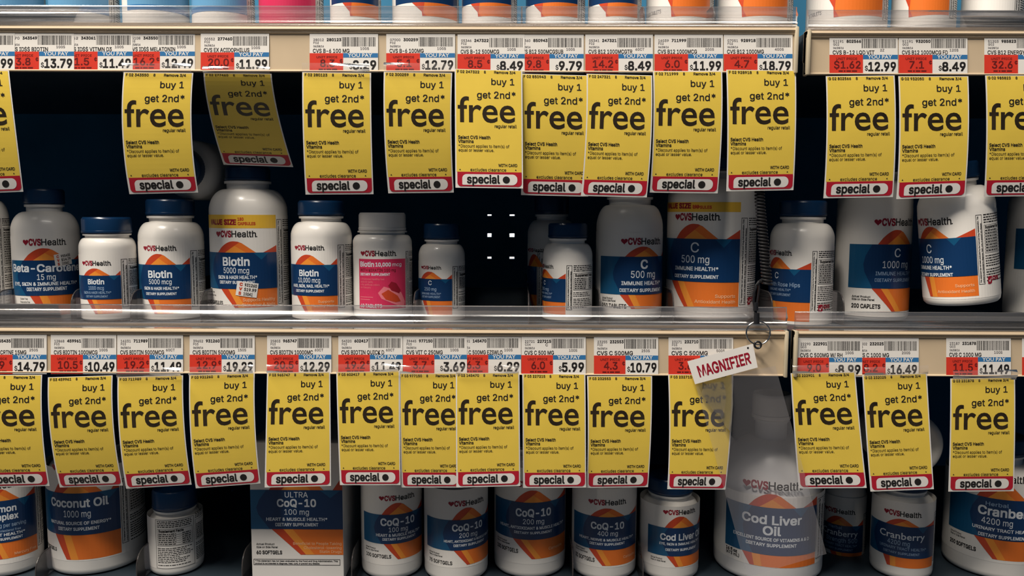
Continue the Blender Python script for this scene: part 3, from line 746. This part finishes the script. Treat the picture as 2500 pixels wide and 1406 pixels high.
bottle('a3', 'biotin 5000 mcg bottle with navy cap under the lying bottle', 338, 500, 487, 525, 578,
       dict(tc=388, b0=636, b1=722, ob=758, sw=609, lw=86, logo=595, lt=580, hr=54, hl=74, pw=110, ox=-36, ox1=-16, st=(602, 744), lh=4, nl=-64,
            tx=tx(('Biotin', 668, 17, 60, 'b'), ('5000 mcg', 684, 12, 58, 'l'), ('SKIN & HAIR HEALTH*', 698, 7, 92, 'b'), (SUP, 711, 6, 80, 'b')),
            ft=[('Supports', 742, 6, 40, 6)]), .05, capw=122, group=GA)
bottle('a4', 'largest biotin bottle with yellow value strip and white price sticker', 512, 704, 408, 442, 512,
       dict(tc=574, b0=606, b1=696, ob=743, sw=578, lw=104, logo=560, lt=513, hr=62, hl=74, pw=132, ox=-42, ox1=-4, st=(524, 738), lh=5, sww=11, yl=(513, 546), yx=.20, nl=-74,
            tx=tx(('Biotin', 638, 20, 66, 'b'), ('5000 mcg', 657, 14, 64, 'l'), ('SKIN & HAIR HEALTH*', 671, 8, 100, 'b'), (SUP, 683, 7, 90, 'b')),
            ft=[('Supports Healthy', 727, 8, 80, 8), ('Skin, Hair & Nails', 740, 8, 82, 8)], fl=[('Gluten Free', 708, 5, 30, 24, 0), ('Preservative Free', 716, 5, 36, 24, 0), ('180 CAPSULES', 736, 9, 62, 24, .02)],
            stk=(26, 697, 50, 36, 9, ('931260', '$19.99', '10041'))), .05, capw=112, neckw=112, group=GA)
bottle('a5', 'biotin 10,000 mcg bottle with navy cap left of the pink label bottle', 711, 860, 490, 526, 574,
       dict(tc=752, b0=636, b1=713, ob=757, sw=611, lw=80, logo=594, lt=578, hr=55, hl=74, pw=108, ox=-36, ox1=-8, st=(587, 745), lh=4.4, nl=-70,
            tx=tx(('Biotin', 664, 15, 50, 'b'), ('10,000 mcg', 680, 12, 58, 'l'), ('HAIR, SKIN, NAIL HEALTH*', 692, 7, 100, 'b'), (SUP, 704, 6, 76, 'b')),
            ft=[('Supports', 730, 6, 38, 10), ('Healthy Hair', 741, 7, 54, 10)]), .045, capw=114, group=GA)
def pinkart(a, xl, xr, q, ap):
    logo(a, -9, 608, 88, 2)
    a.rect(xl, 622, xr, 746, 1, 'pink')
    a.text('Biotin', xl + 5, 641, 12, 2, 'palewhite', 'h', w=38, bold=.02); a.text('10,000', xl + 47, 640, 9, 2, 'palewhite', 'h', w=36, bold=.03); a.text('mcg', xl + 87, 640, 9, 2, 'palewhite', 'h', w=24, bold=.01)
    a.text('WITH KERATIN 100 mg', xl + 5, 653, 7, 2, 'darkred', 'h', w=90, bold=.01); a.text(SUP, xl + 5, 663, 6, 2, 'palewhite', 'h', w=76, bold=.02, res=1)
    for i, s_ in enumerate(('• Promotes healthy hair', '  skin & nails', '• No artificial colors', '  or flavors')):
        a.text(s_, xl + 6, 674 + 7 * i, 4.6, 2, 'lpink', 'h', w=(62, 34, 50, 28)[i], res=1)
    a.poly([(xl + 52, 706), (xl + 66, 690), (xl + 84, 696), (xl + 110, 706), (xl + 122, 730), (xl + 118, 746), (xl + 90, 734), (xl + 60, 720)], 2, 'lpink')
    a.poly([(xl + 76, 688), (xl + 84, 678), (xl + 96, 682), (xl + 108, 700), (xl + 104, 708), (xl + 84, 700)], 3, 'lred')
    a.poly([(xl + 60, 708), (xl + 76, 698), (xl + 100, 714), (xl + 108, 728), (xl + 94, 730), (xl + 70, 722)], 3, 'swred')
    a.rect(xl + 4, 716, xl + 40, 717.5, 2, 'lpink'); a.rect(xl + 4, 722, xl + 32, 723.5, 2, 'lpink')
    a.text('60 TABLETS', xl + 5, 743, 9, 2, 'palewhite', 'h', w=56, bold=.01)
bottle('a6', 'biotin bottle with bright pink label and white cap', 862, 1006, 519, 563, 590,
       dict(tc=932, art=pinkart, b0=636, b1=700, ob=746, hl=49, hr=50, lt=595, st=(604, 742), lh=3.6, sww=8), .05, capw=116, neckw=118, cap='capwhite', lblbot=750, group=GA)
bottle('a7', 'small dim vitamin C bottle beside the empty slot', 1022, 1135, 546, 583, 622,
       dict(tc=1050, b0=671, b1=725, ob=760, sw=653, lw=56, logo=643, lt=628, hr=55, hl=74, pw=80, ox=-24, ox1=-8, st=(640, 745), lh=3.4, nl=-50,
            tx=tx(('C', 686, 11, 9, 'l'), ('250 mg', 700, 8, 32, 'd'), ('IMMUNE HEALTH*', 710, 5, 54, 'd'), (SUP, 718, 5, 50, 'd'))), .062, capw=88, group=GA)
bottle('a8', 'white bottle turned sideways behind the small vitamin C bottle', 1288, 1404, 478, 522, 570,
       dict(tc=1255 + 50, b0=640, b1=710, ob=750, sw=610, lw=60, logo=600, lt=585, hr=8, hl=60, st=(602, 745), lh=3.8, pw=70, seal=True,
            tx=tx(('C', 690, 11, 9, 'l', -40))), .125, capw=84, group=GA)
bottle('a9', 'small vitamin C bottle turned to show its facts panel', 1325, 1446, 545, 580, 622,
       dict(tc=1331, b0=668, b1=725, ob=755, sw=647, lw=62, logo=639, lt=628, hr=59, hl=60, pw=84, ox=-26, ox1=-8, st=(635, 744), lh=4.2, sww=13, nl=-50,
            tx=tx(('C', 685, 11, 9, 'l'), ('500 mg', 699, 8, 34, 'd'), ('IMMUNE HEALTH*', 708, 5, 56, 'd'), (SUP, 717, 5, 52, 'd'))), .045, capw=96, group=GA)
bottle('a10', 'vitamin C 500 mg bottle marked 250 TABLETS', 1455, 1617, 440, 480, 552,
       dict(tc=1573, b0=616, b1=710, ob=745, sw=591, lw=108, logo=578, lt=556, hr=62, hl=82, pw=124, ox=-58, ox1=-30, st=(590, 742), nl=-76,
            tx=tx(('C', 645, 21, 17, 'b'), ('500 mg', 668, 17, 64, 'l'), ('IMMUNE HEALTH*', 686, 9, 108, 'b'), (SUP, 703, 8, 116, 'b')),
            fl=[('Actual Product', 723, 5, 32, 8, .01), ('Size on Side Panel', 729, 5, 40, 8, .01), ('250 TABLETS', 744, 10, 66, 8, .02)]), .05, capw=118, group=GA)
bottle('a11', 'big vitamin C bottle with antioxidant text on its orange foot', 1628, 1846, 385, 418, 480,
       dict(tc=1697, b0=572, b1=678, ob=741, sw=535, lw=116, logo=518, lt=481, hr=58, hl=74, pw=146, ox=-70, ox1=-26, st=(520, 735), sww=11, yl=(482, 506), yx=.15, nl=-84, seal=True,
            tx=tx(('C', 605, 24, 20, 'l'), ('500 mg', 631, 18, 70, 'l'), ('IMMUNE HEALTH*', 650, 9, 112, 'b'), (SUP, 669, 8, 114, 'b')),
            ft=[('Supports', 716, 8, 50, 10), ('Antioxidant Health', 730, 8, 98, 10)], fl=[('TABLETS', 720, 9, 40, 8, .02)]), .045, capw=120, group=GA)
bottle('a12', 'rose hips vitamin C bottle with navy cap right of the coil tether', 1878, 2036, 490, 528, 580,
       dict(tc=1898, b0=645, b1=725, ob=772, sw=617, lw=82, logo=606, lt=590, hr=64, hl=60, pw=104, ox=-34, ox1=-8, st=(600, 748), lh=4.6, seal=True, sww=9, nl=-60,
            tx=tx(('C', 669, 15, 12, 'l'), ('with Rose Hips', 688, 10, 86, 'd', 20), ('IMMUNE HEALTH*', 699, 6, 70, 'd', 6), (SUP, 711, 6, 66, 'd', 8))), .042, capw=118, group=GA)
bottle('a13', 'vitamin C 1000 mg bottle marked 200 CAPLETS', 2040, 2226, 380, 420, 492,
       dict(tc=2192, b0=586, b1=695, ob=752, sw=550, lw=118, logo=531, lt=496, hr=60, hl=75, pw=136, ox=-62, ox1=-10, st=(520, 742), nl=-84,
            tx=tx(('C', 617, 21, 17, 'l'), ('1000 mg', 644, 17, 76, 'l'), ('IMMUNE HEALTH*', 662, 9, 108, 'd'), (SUP, 678, 8, 110, 'd')),
            fl=[('Actual Product', 719, 5, 46, 12, .02), ('Size on Side Panel', 726, 5, 56, 12, .02), ('200 CAPLETS', 745, 10, 70, 12, .03)]), .056, zb=ZT2R, capw=124, group=GA)
bottle('a14', 'vitamin C bottle tilted to one side on top of the clear fence', 2260, 2454, 395, 435, 500,
       dict(tc=2292, b0=562, b1=656, ob=706, sw=532, lw=116, logo=520, lt=500, hr=66, hl=62, pw=126, ox=-36, ox1=-16, st=(512, 680), lh=6, sww=10, nl=-70, seal=True,
            tx=tx(('C', 597, 21, 17, 'l', -10), ('1000 mg', 622, 16, 74, 'l', -6), ('IMMUNE HEALTH*', 638, 9, 104, 'b', -2), (SUP, 655, 8, 108, 'b', -2)),
            ft=[('Supports', 682, 7, 46, 10), ('Antioxidant Health', 696, 7, 92, 10)]), .013, zb=ZF2R + .0040, capw=124, rot=(0, R(-6.5), 0), lblbot=712, group=GA)
bottle('a15', 'white bottle cut by the right edge behind the tilted bottle', 2455, 2640, 400, 440, 500,
       dict(tc=2600, b0=548, b1=650, ob=745, sw=540, lw=110, logo=530, lt=505, hr=62, hl=80, tx=tx(('C', 590, 20, 16, 'b'))), .06, zb=ZT2R, capw=124, group=GA)
# a bottle lying on top of the biotin bottle, cap to the front
def lying(lab, cx, cy, r, Y, ang, capfront, group):
    rad = r * (at(cx + 50, cy, Y) - at(cx - 50, cy, Y)).length / 100
    p = at(cx, cy, Y)
    t = empty('vitamin_bottle', p, (R(90), 0, R(ang))); tag(t, lab, 'bottle', group)
    L_ = rad * 3.0
    if capfront:
        lathe('body', [(rad * .88, -L_), (rad * .97, -L_ + rad * .06), (rad, -L_ + rad * .16), (rad, -rad * .62), (rad * .98, -rad * .5), (rad * .92, -rad * .36), (rad * .80, -rad * .22), (rad * .66, -rad * .12), (rad * .62, 0), (rad * .66, 0.0005), (rad * .66, rad * .06)], M['bottle'], t)
        lathe('cap', [(rad * .69, rad * .065), (rad * .69, rad * .5), (rad * .64, rad * .55), (rad * .5, rad * .55), (rad * .47, rad * .53), (rad * .1, rad * .53)], M['cap'], t, n=96, knurl=(0, 1, rad * .01))
    else:
        lathe('body', [(rad * .55, -L_ * .84), (rad * .62, -L_ * .82), (rad * .97, -L_ * .68), (rad, -L_ * .62), (rad, -rad * .26), (rad * .97, -rad * .12), (rad * .90, -rad * .04), (rad * .78, 0), (rad * .70, -rad * .01), (rad * .6, -rad * .06), (rad * .1, -rad * .08)], M['bottle'], t)
        lathe('cap', [(rad * .6, -L_ * .84 - rad * .5), (rad * .66, -L_ * .84 - rad * .48), (rad * .66, -L_ * .845)], M['cap'], t, n=96)
    return t
lying('white bottle lying on its side above the navy capped biotin, cap to the front', 452, 413, 74, .075, 0, True, GA)

GB = 'bottles on the lowest shelf'
Z3 = dict(zb=ZT3, group=GB)
bottle('b0', 'salmon oil complex bottle cut by the left edge', -62, 106, 1085, 1120, 1180,
       dict(tc=4, b0=1236, b1=1345, ob=1388, sw=1205, lw=110, logo=1195, lt=1183, hr=64, hl=74, pw=124, ox=-40, ox1=-10, st=(1200, 1380),
            tx=tx(('Salmon', 1265, 16, 74, 'b'), ('Complex', 1286, 16, 82, 'b'), ('1200 mg per serving', 1305, 10, 104, 'd', 8), ('Cholesterol free', 1317, 6, 60, 'd', 16), ('HEART HEALTH*', 1328, 7, 92, 'b', 10), (SUP, 1339, 6, 92, 'b', 4)),
            ft=[('Mercury Free', 1381, 7, 60, 6)]), .045, capw=120, **Z3)
bottle('b1', 'coconut oil 1000 mg bottle', 115, 356, 1040, 1080, 1150,
       dict(tc=188, b0=1216, b1=1325, ob=1390, sw=1165, lw=130, logo=1150, lt=1152, hr=50, hl=66, pw=168, ox=-66, ox1=-32, st=(1196, 1368), sww=9, lh=6,
            tx=tx(('Coconut Oil', 1252, 21, 152, 'b'), ('1000 mg', 1278, 17, 68, 'l'), ('NATURAL SOURCE OF ENERGY*', 1298, 8, 162, 'b'), (SUP, 1313, 8, 106, 'b')),
            fl=[('60 SOFTGELS', 1371, 9, 64, 10, .02)]), .05, capw=150, lblbot=1394, **Z3)
def factsart(a, xl, xr, q, ap):
    a.frame(xl, 1284, xr, 1412, 1.0, 1, 'ink'); facts(a, xl + 5, 1288, xr - 5, 1408, 'pill', True, 4.6)
    facts(a, xr + 5, 1278, xr + 60, 1408, 'pill2', False, 4.4)
bottle('b2', 'white pill bottle turned to its printed facts, dark navy cap', 362, 498, 1188, 1232, 1280,
       dict(tc=428, art=factsart, ob=1412, lt=1282, hl=42, hr=42, stat=False), .05, capw=112, lblbot=1413, zb=ZT3 - 0.0, group=GB)
bottle('b4', 'CoQ-10 100 mg bottle right of the boxed supplement', 882, 1031, 1090, 1130, 1190,
       dict(tc=973, b0=1270, b1=1346, ob=1388, sw=1240, lw=88, logo=1227, lt=1195, hr=62, hl=74, pw=106, ox=-36, ox1=-2, st=(1240, 1380), nl=-60,
            tx=tx(('CoQ-10', 1298, 18, 84, 'b'), ('100 mg', 1315, 12, 46, 'l'), ('HEART & MUSCLE HEALTH*', 1327, 7, 116, 'b', 4), (SUP, 1337, 6, 84, 'b', 4)),
            fl=[('Actual Product', 1362, 4, 32, 8, .01), ('Size on Side Panel', 1368, 4, 40, 8, .01), ('100 SOFTGELS', 1384, 9, 68, 10, .02)]), .046, capw=110, **Z3)
bottle('b5', 'CoQ-10 200 mg bottle marked 75 SOFTGELS', 1036, 1191, 1105, 1145, 1200,
       dict(tc=1144, b0=1283, b1=1362, ob=1402, sw=1252, lw=92, logo=1240, lt=1204, hr=62, hl=84, pw=106, ox=-36, ox1=-4, st=(1250, 1398), nl=-62,
            tx=tx(('CoQ-10', 1311, 17, 78, 'b'), ('200 mg', 1329, 12, 46, 'l'), ('HEART, ANTIOXIDANT & MUSCLE HEALTH*', 1341, 6, 138, 'b', 10), (SUP, 1352, 6, 84, 'b', 6)),
            fl=[('Actual Product', 1376, 4, 32, 10, .01), ('Size on Side Panel', 1382, 4, 40, 10, .01), ('75 SOFTGELS', 1400, 9, 64, 10, .02)]), .040, capw=114, lblbot=1408, **Z3)
bottle('b6', 'CoQ-10 200 mg bottle standing taller between 75 and 400 mg bottles', 1207, 1380, 1040, 1080, 1140,
       dict(tc=1303, b0=1240, b1=1337, ob=1388, sw=1208, lw=100, logo=1192, lt=1150, hr=70, hl=76, pw=120, ox=-50, ox1=-4, st=(1200, 1380), nl=-70,
            tx=tx(('CoQ-10', 1276, 19, 84, 'b'), ('200 mg', 1296, 13, 50, 'l'), ('HEART, ANTIOXIDANT & MUSCLE HEALTH*', 1310, 7, 176, 'b'), (SUP, 1322, 6, 92, 'b')),
            fl=[('Actual Product', 1350, 4, 36, 12, .01), ('Size on Side Panel', 1356, 4, 44, 12, .01), ('100 SOFTGELS', 1374, 10, 66, 12, .02)],
            ft=[('Carnosine', 1368, 7, 44, 24)]), .05, capw=124, **Z3)
bottle('b7', 'CoQ-10 400 mg bottle', 1396, 1553, 1100, 1140, 1200,
       dict(tc=1484, b0=1278, b1=1364, ob=1406, sw=1255, lw=92, logo=1240, lt=1204, hr=66, hl=72, pw=112, ox=-46, ox1=-12, st=(1250, 1400), nl=-62,
            tx=tx(('CoQ-10', 1310, 17, 80, 'b'), ('400 mg', 1327, 12, 48, 'l'), ('HEART, NERVE & MUSCLE HEALTH*', 1341, 6, 146, 'b'), (SUP, 1352, 6, 86, 'b')),
            fl=[('Actual Product', 1372, 4, 32, 10, .01), ('Size on Side Panel', 1378, 4, 40, 10, .01), ('30 SOFTGELS', 1398, 10, 58, 10, .02)],
            ft=[('Carnosine', 1390, 7, 40, 10)]), .046, capw=116, lblbot=1411, **Z3)
bottle('b8', 'small cod liver oil bottle with dark cap beside the jug', 1561, 1706, 1158, 1194, 1245,
       dict(tc=1662, b0=1306, b1=1380, ob=1408, sw=1276, lw=84, logo=1265, lt=1250, hr=62, hl=66, pw=104, ox=-34, ox1=-12, st=(1270, 1400), nl=-46,
            tx=tx(('Cod Liver Oil', 1338, 16, 118, 'b', 10), ('EYE, SKIN & IMMUNE HEALTH*', 1351, 6, 110, 'b', 4), (SUP, 1366, 6, 84, 'b', 6)),
            fl=[('Actual Product', 1391, 4, 30, 10, .01), ('Size on Side Panel', 1397, 4, 38, 10, .01)]), .046, capw=112, lblbot=1411, **Z3)
bottle('b9', 'large white cod liver oil jug behind the magnifier sheet', 1742, 2010, 958, 1018, 1225,
       dict(tc=1884, b0=1254, b1=1378, ob=1410, sw=1218, lw=140, logo=1197, lt=1226, hr=52, hl=52, pw=150, ox=-70, ox1=-50, st=(1240, 1400), nl=-70,
            tx=tx(('Cod Liver', 1297, 22, 142, 'b'), ('Oil', 1325, 22, 40, 'b'), ('EXCELLENT SOURCE OF VITAMINS A & D', 1341, 8, 190, 'b'), (SUP, 1356, 8, 120, 'b')),
            fl=[('16 fl oz', 1390, 8, 34, 4, .03), ('(473 mL)', 1400, 8, 40, 4, .02)]), .040, capw=96, neckw=84, cap='capwhite', body='jug', lblbot=1411, name='oil_jug', **Z3)
bottle('b10', 'herbal cranberry strength 500 bottle right of the jug', 2004, 2112, 1120, 1155, 1215,
       dict(tc=2046, b0=1298, b1=1368, ob=1404, sw=1275, lw=80, logo=1262, lt=1225, hr=72, hl=60, pw=96, ox=-20, ox1=0, st=(1270, 1400), nl=-52,
            tx=tx(('Herbal', 1308, 8, 34, 'd', -8), ('Cranberry', 1326, 15, 94, 'g', 2), ('Strength 500', 1342, 11, 80, 'd', 8), ('URINARY TRACT HEALTH*', 1353, 6, 88, 'd', 4), (SUP, 1363, 5, 74, 'd'))), .105, capw=92, **Z3)
bottle('b11', 'cranberry 4200 mg bottle under the lying white bottle', 2124, 2281, 1166, 1186, 1232,
       dict(tc=2202, b0=1302, b1=1384, ob=1410, sw=1283, lw=92, logo=1270, lt=1240, hr=70, hl=76, pw=112, ox=-46, ox1=-34, st=(1270, 1400), nl=-80,
            tx=tx(('Cranberry', 1336, 17, 116, 'g'), ('4200 mg', 1352, 12, 54, 'd', -8), ('URINARY TRACT HEALTH*', 1364, 7, 120, 'd', 4), (SUP, 1376, 6, 90, 'd'))), .05, capw=118, lblbot=1411, **Z3)
bottle('b12', 'large herbal cranberry bottle at the right edge marked 250 SOFTGELS', 2300, 2560, 1060, 1100, 1180,
       dict(tc=2442, b0=1232, b1=1338, ob=1390, sw=1185, lw=120, logo=1178, lt=1184, hr=62, hl=64, pw=160, ox=-62, ox1=-14, st=(1200, 1380), nl=-76,
            tx=tx(('Herbal', 1252, 10, 54, 'd', -10), ('Cranberry', 1277, 22, 148, 'b', 20), ('4200 mg', 1300, 16, 74, 'l', -8), ('URINARY TRACT HEALTH*', 1317, 8, 158, 'b', 12), (SUP, 1334, 8, 118, 'b', 8)),
            fl=[('Actual Product', 1350, 5, 38, 10, .01), ('Size on Side Panel', 1357, 5, 50, 10, .01), ('250 SOFTGELS', 1380, 10, 80, 10, .03)]), .05, capw=140, lblbot=1398, **Z3)
lying('white bottle lying on the cranberry bottle, its round base to the front', 2232, 1090, 78, .052, 0, False, GB)

# boxed supplement
def carton():
    Yf = .045; zb = ZT3; x0, x1, yt = 613, 838, 1080
    A, B = at(x0, 1300, Yf), at(x1, 1300, Yf); w = B.x - A.x; zt = at(x0, yt, Yf).z - zb
    t = empty('supplement_box', ((A.x + B.x) / 2, Yf, zb)); tag(t, 'ultra CoQ-10 carton box with blue band and orange foot', 'box')
    bm = bmesh.new(); box_bm(bm, -w / 2, w / 2, 0, .085, .0003, zt, .0006); bm_obj('carton', bm, M['carton'], t)
    a = Flat(); xl, xr = -112, 112
    panel(a, xl, xr, dict(b0=1207, b1=1309, ob=1376, sw=1150, lw=130, logo=1130, pw=176, nl=-98, ox=-62, ox1=8,
          tx=tx(('ULTRA', 1226, 14, 56, 'l'), ('CoQ-10', 1250, 19, 94, 'b'), ('100 mg', 1271, 14, 60, 'l'), ('HEART & MUSCLE HEALTH*', 1287, 8, 148, 'b'), (SUP, 1301, 8, 104, 'b')),
          ft=[('Beneficial to People Taking', 1350, 7, 118, 4), ('Cholesterol-lowering', 1361, 7, 92, 4), ('Statin Drugs', 1371, 7, 54, 4)],
          fl=[('Actual Product', 1351, 5, 44, 12, .01), ('Size on Side Panel', 1359, 5, 52, 12, .01), ('60 SOFTGELS', 1375, 9, 62, 12, .025)]))
    a.frame(xl + 4, 1388, xr - 8, 1404, 1.2, 1, 'ink')
    a.text('*' + STAT[0], xl + 8, 1395, 4, 1, 'ink', 'h', w=202, bold=.02, res=1); a.text(STAT[1], xl + 8, 1401.5, 4, 1, 'ink', 'h', w=158, bold=.02, res=1)
    k = w / 225.0; z0 = at(725, 0, Yf).z - zb; z1 = at(725, 1000, Yf).z - zb
    def fn(x, y, l): return np.stack([x * k, -0.0001 - l * .00006, z0 + (z1 - z0) * y / 1000], axis=1)
    a.build('printed_front', fn, t)
carton()

# ------------------------------------------------------------------ bottles of the top shelf, seen through its clear fence
GT = 'bottles on the top shelf'
bottle_top = [
 (-70, 112, 'blue', 'blue-labelled bottle at the left end of the top shelf'), (118, 292, 'blue', 'blue-labelled bottle second from the left on the top shelf'),
 (298, 462, 'blue', 'blue-labelled bottle third from the left on the top shelf'), (468, 622, 'blue', 'blue-labelled bottle left of the pink one on the top shelf'),
 (632, 790, 'pink', 'pink-labelled bottle on the top shelf'), (806, 930, 'std', 'orange-footed bottle right of the pink one on the top shelf'),
 (958, 1120, 'std', 'orange-footed bottle second right of the pink one on the top shelf'), (1128, 1262, 'std', 'orange-footed bottle with facts panel above the $8.49 price'),
 (1284, 1428, 'std', 'orange-footed bottle above the 14.2 unit price'), (1436, 1566, 'std', 'orange-footed bottle above the 6.0 unit price'),
 (1578, 1742, 'std2', 'white bottle with orange ribbon above the $18.79 price'), (1750, 1936, 'std2', 'white bottle left of the bay gap on the top shelf'),
 (1968, 2168, 'std2', 'white bottle right of the bay gap on the top shelf'), (2176, 2336, 'std2', 'white bottle above the right bay $8.49 price'),
 (2346, 2500, 'gry', 'white bottle at the right end of the top shelf'),
]
for i, (x0, x1, kd, lab) in enumerate(bottle_top):
    xc = (x0 + x1) / 2; w = x1 - x0; rr = random.Random(i)
    def topart(a, xl, xr, q, ap, kd=kd, w=w, i=i):
        if kd == 'blue':
            a.rect(xl, -260, xr, 14, 1, 'topblue'); a.rect(xl, 14, xr, 26, 2, 'headblue')
        elif kd == 'pink':
            a.rect(xl, -260, xr, 60, 1, 'pink')
        else:
            b1 = 6 if kd == 'std' else -36
            if kd != 'gry':
                a.rect(xl, b1 - 90, xr, b1, 1, 'navy')
                a.poly([(xl * .45, b1), (xr, b1), (xr, 38), (xl * .1, 38)], 1, 'sworange'); a.poly([(xl * .45, b1), (xl * .15, b1), (xl * .2, 38), (xl * .1, 38)], 2, 'swred')
            if i in (10, 12): a.text('120 TABLETS', xl + 4, 26, 9, 2, 'grey', 'h', w=w * .3, res=1)
    zb = ZT1R if x0 > 1950 else ZT1
    bottle('t%d' % i, lab, x0, x1, -330, -285, -220, dict(tc=xc + rr.uniform(-.2, .15) * w, art=topart, b0=-100, ob=44, lt=-200, hl=70, hr=60, st=(-180, 44), sww=13), .05, zb=zb, capw=w * .74, lblbot=60, group=GT)
divider(1574, 8, ZT1, .028, 'clear divider on the top shelf left of the orange ribbon bottle', 'clear dividers on the top shelf')
divider(1274, 8, ZT1, .028, 'clear divider on the top shelf above the $9.79 price', 'clear dividers on the top shelf')
divider(1746, 8, ZT1, .028, 'clear divider on the top shelf above the $18.79 price', 'clear dividers on the top shelf')

# ------------------------------------------------------------------ coil tether, ring and magnifier
YT = -.007
t = empty('coil_tether', at(1852, 176, YT)); tag(t, 'black coiled tether with clip and steel split ring', 'tether'); o = Vector(t.location)
bm = bmesh.new(); pts = []
z0, z1 = at(1849, 186, .014).z, at(1849, 690, .014).z; n = 62
for k in range(n * 12 + 1):
    f = k / (n * 12); a = 2 * math.pi * k / 12
    xx = at(1852 + 5 * f, 186 + 504 * f, .014).x
    pts.append(Vector((xx + .0036 * math.cos(a), .014 + (-.018) * max(0, f - .6) / .4 + .0036 * math.sin(a), z0 + (z1 - z0) * f)) - o)
tube(bm, pts, .00085, 6); bm_obj('coil', bm, M['black'], t, smooth=True)
bm = bmesh.new()
tube(bm, [at(x, y, YT + d) - o for x, y, d in ((1856, 688, .004), (1858, 684, .002), (1852, 688, 0), (1846, 698, 0), (1841, 715, 0), (1840, 735, 0), (1843, 752, 0), (1846, 770, 0), (1848, 786, 0))], .0012, 8)
tube(bm, [at(x, y, YT) - o for x, y in ((1852, 688), (1853, 704), (1850, 726), (1847, 744))], .0008, 8)
bm_obj('clip', bm, M['black'], t, smooth=True)
bm = bmesh.new(); tube(bm, [at(1845, y, YT) - o for y in (738, 740, 756, 758)], .0021, 10); tube(bm, [at(1847, y, YT) - o for y in (764, 768, 784, 790)], .0024, 10)
bm_obj('swivel', bm, M['black'], t, smooth=True)
bm = bmesh.new()
for dy in (0, .0011):
    tube(bm, [at(1851 + 29 * math.cos(a), 813 + 28 * math.sin(a), YT + dy) - o for a in [2 * math.pi * k / 40 for k in range(40)]], .0007, 8, True)
bm_obj('split_ring', bm, M['steel'], t, smooth=True)

t = empty('magnifier', at(1850, 842, YT - .001)); tag(t, 'translucent magnifier sheet with white MAGNIFIER card hanging from the split ring', 'magnifier'); o = np.array(t.location)
def quad(cs, Y, name, flat, CW, CH, bend=0.0, nx=1, ny=1):
    P = [np.array(at(*c, Y)) for c in cs]
    def fn(x, y, l):
        u = (x / CW)[:, None]; v = (y / CH)[:, None]
        p = P[0] * (1 - u) * (1 - v) + P[1] * u * (1 - v) + P[2] * u * v + P[3] * (1 - u) * v
        p[:, 1] = Y - l * .00012 + bend * np.sin(v[:, 0] * math.pi) * np.sin(u[:, 0] * math.pi)
        return p - o
    return flat.build(name, fn, t, cutx=[CW * i / nx for i in range(1, nx)], cuty=[CH * i / ny for i in range(1, ny)])
a = Flat(); a.rect(0, 0, 166, 61, 0, 'tagwhite'); a.text('MAGNIFIER', 18, 46, 27, 1, 'lred', 'h', w=134, bold=.022); a.disc(152, 7, 2.5, 1, 'ink')
quad([(1678, 882), (1838, 839), (1850, 897), (1697, 938)], YT - .0022, 'name_card', a, 166, 61)
a = Flat(); a.rect(0, 0, 190, 470, 0, 'lens')
quad([(1696, 932), (1893, 893), (2018, 1352), (1826, 1408)], YT - .0010, 'lens_sheet', a, 190, 470, bend=.004, nx=10, ny=20)
a = Flat(); a.poly([(0, 0), (95, 0), (98, 60), (92, 118), (74, 108), (58, 84), (34, 66), (10, 30)], 0, 'reflection')
quad([(1702, 934), (1788, 916), (1788, 1054), (1722, 1060)], YT - .0014, 'reflection_patch', a, 96, 118, bend=.003, nx=6, ny=8)  # added patch imitating the whitish reflection on the upper lens sheet
bm = bmesh.new(); tube(bm, [Vector(at(1850 + 8 * math.cos(a_), 842 + 8 * math.sin(a_), YT - .0035)) - Vector(o) for a_ in [2 * math.pi * k / 20 for k in range(20)]], .0009, 8, True)
bm_obj('eyelet', bm, M['black'], t, smooth=True)
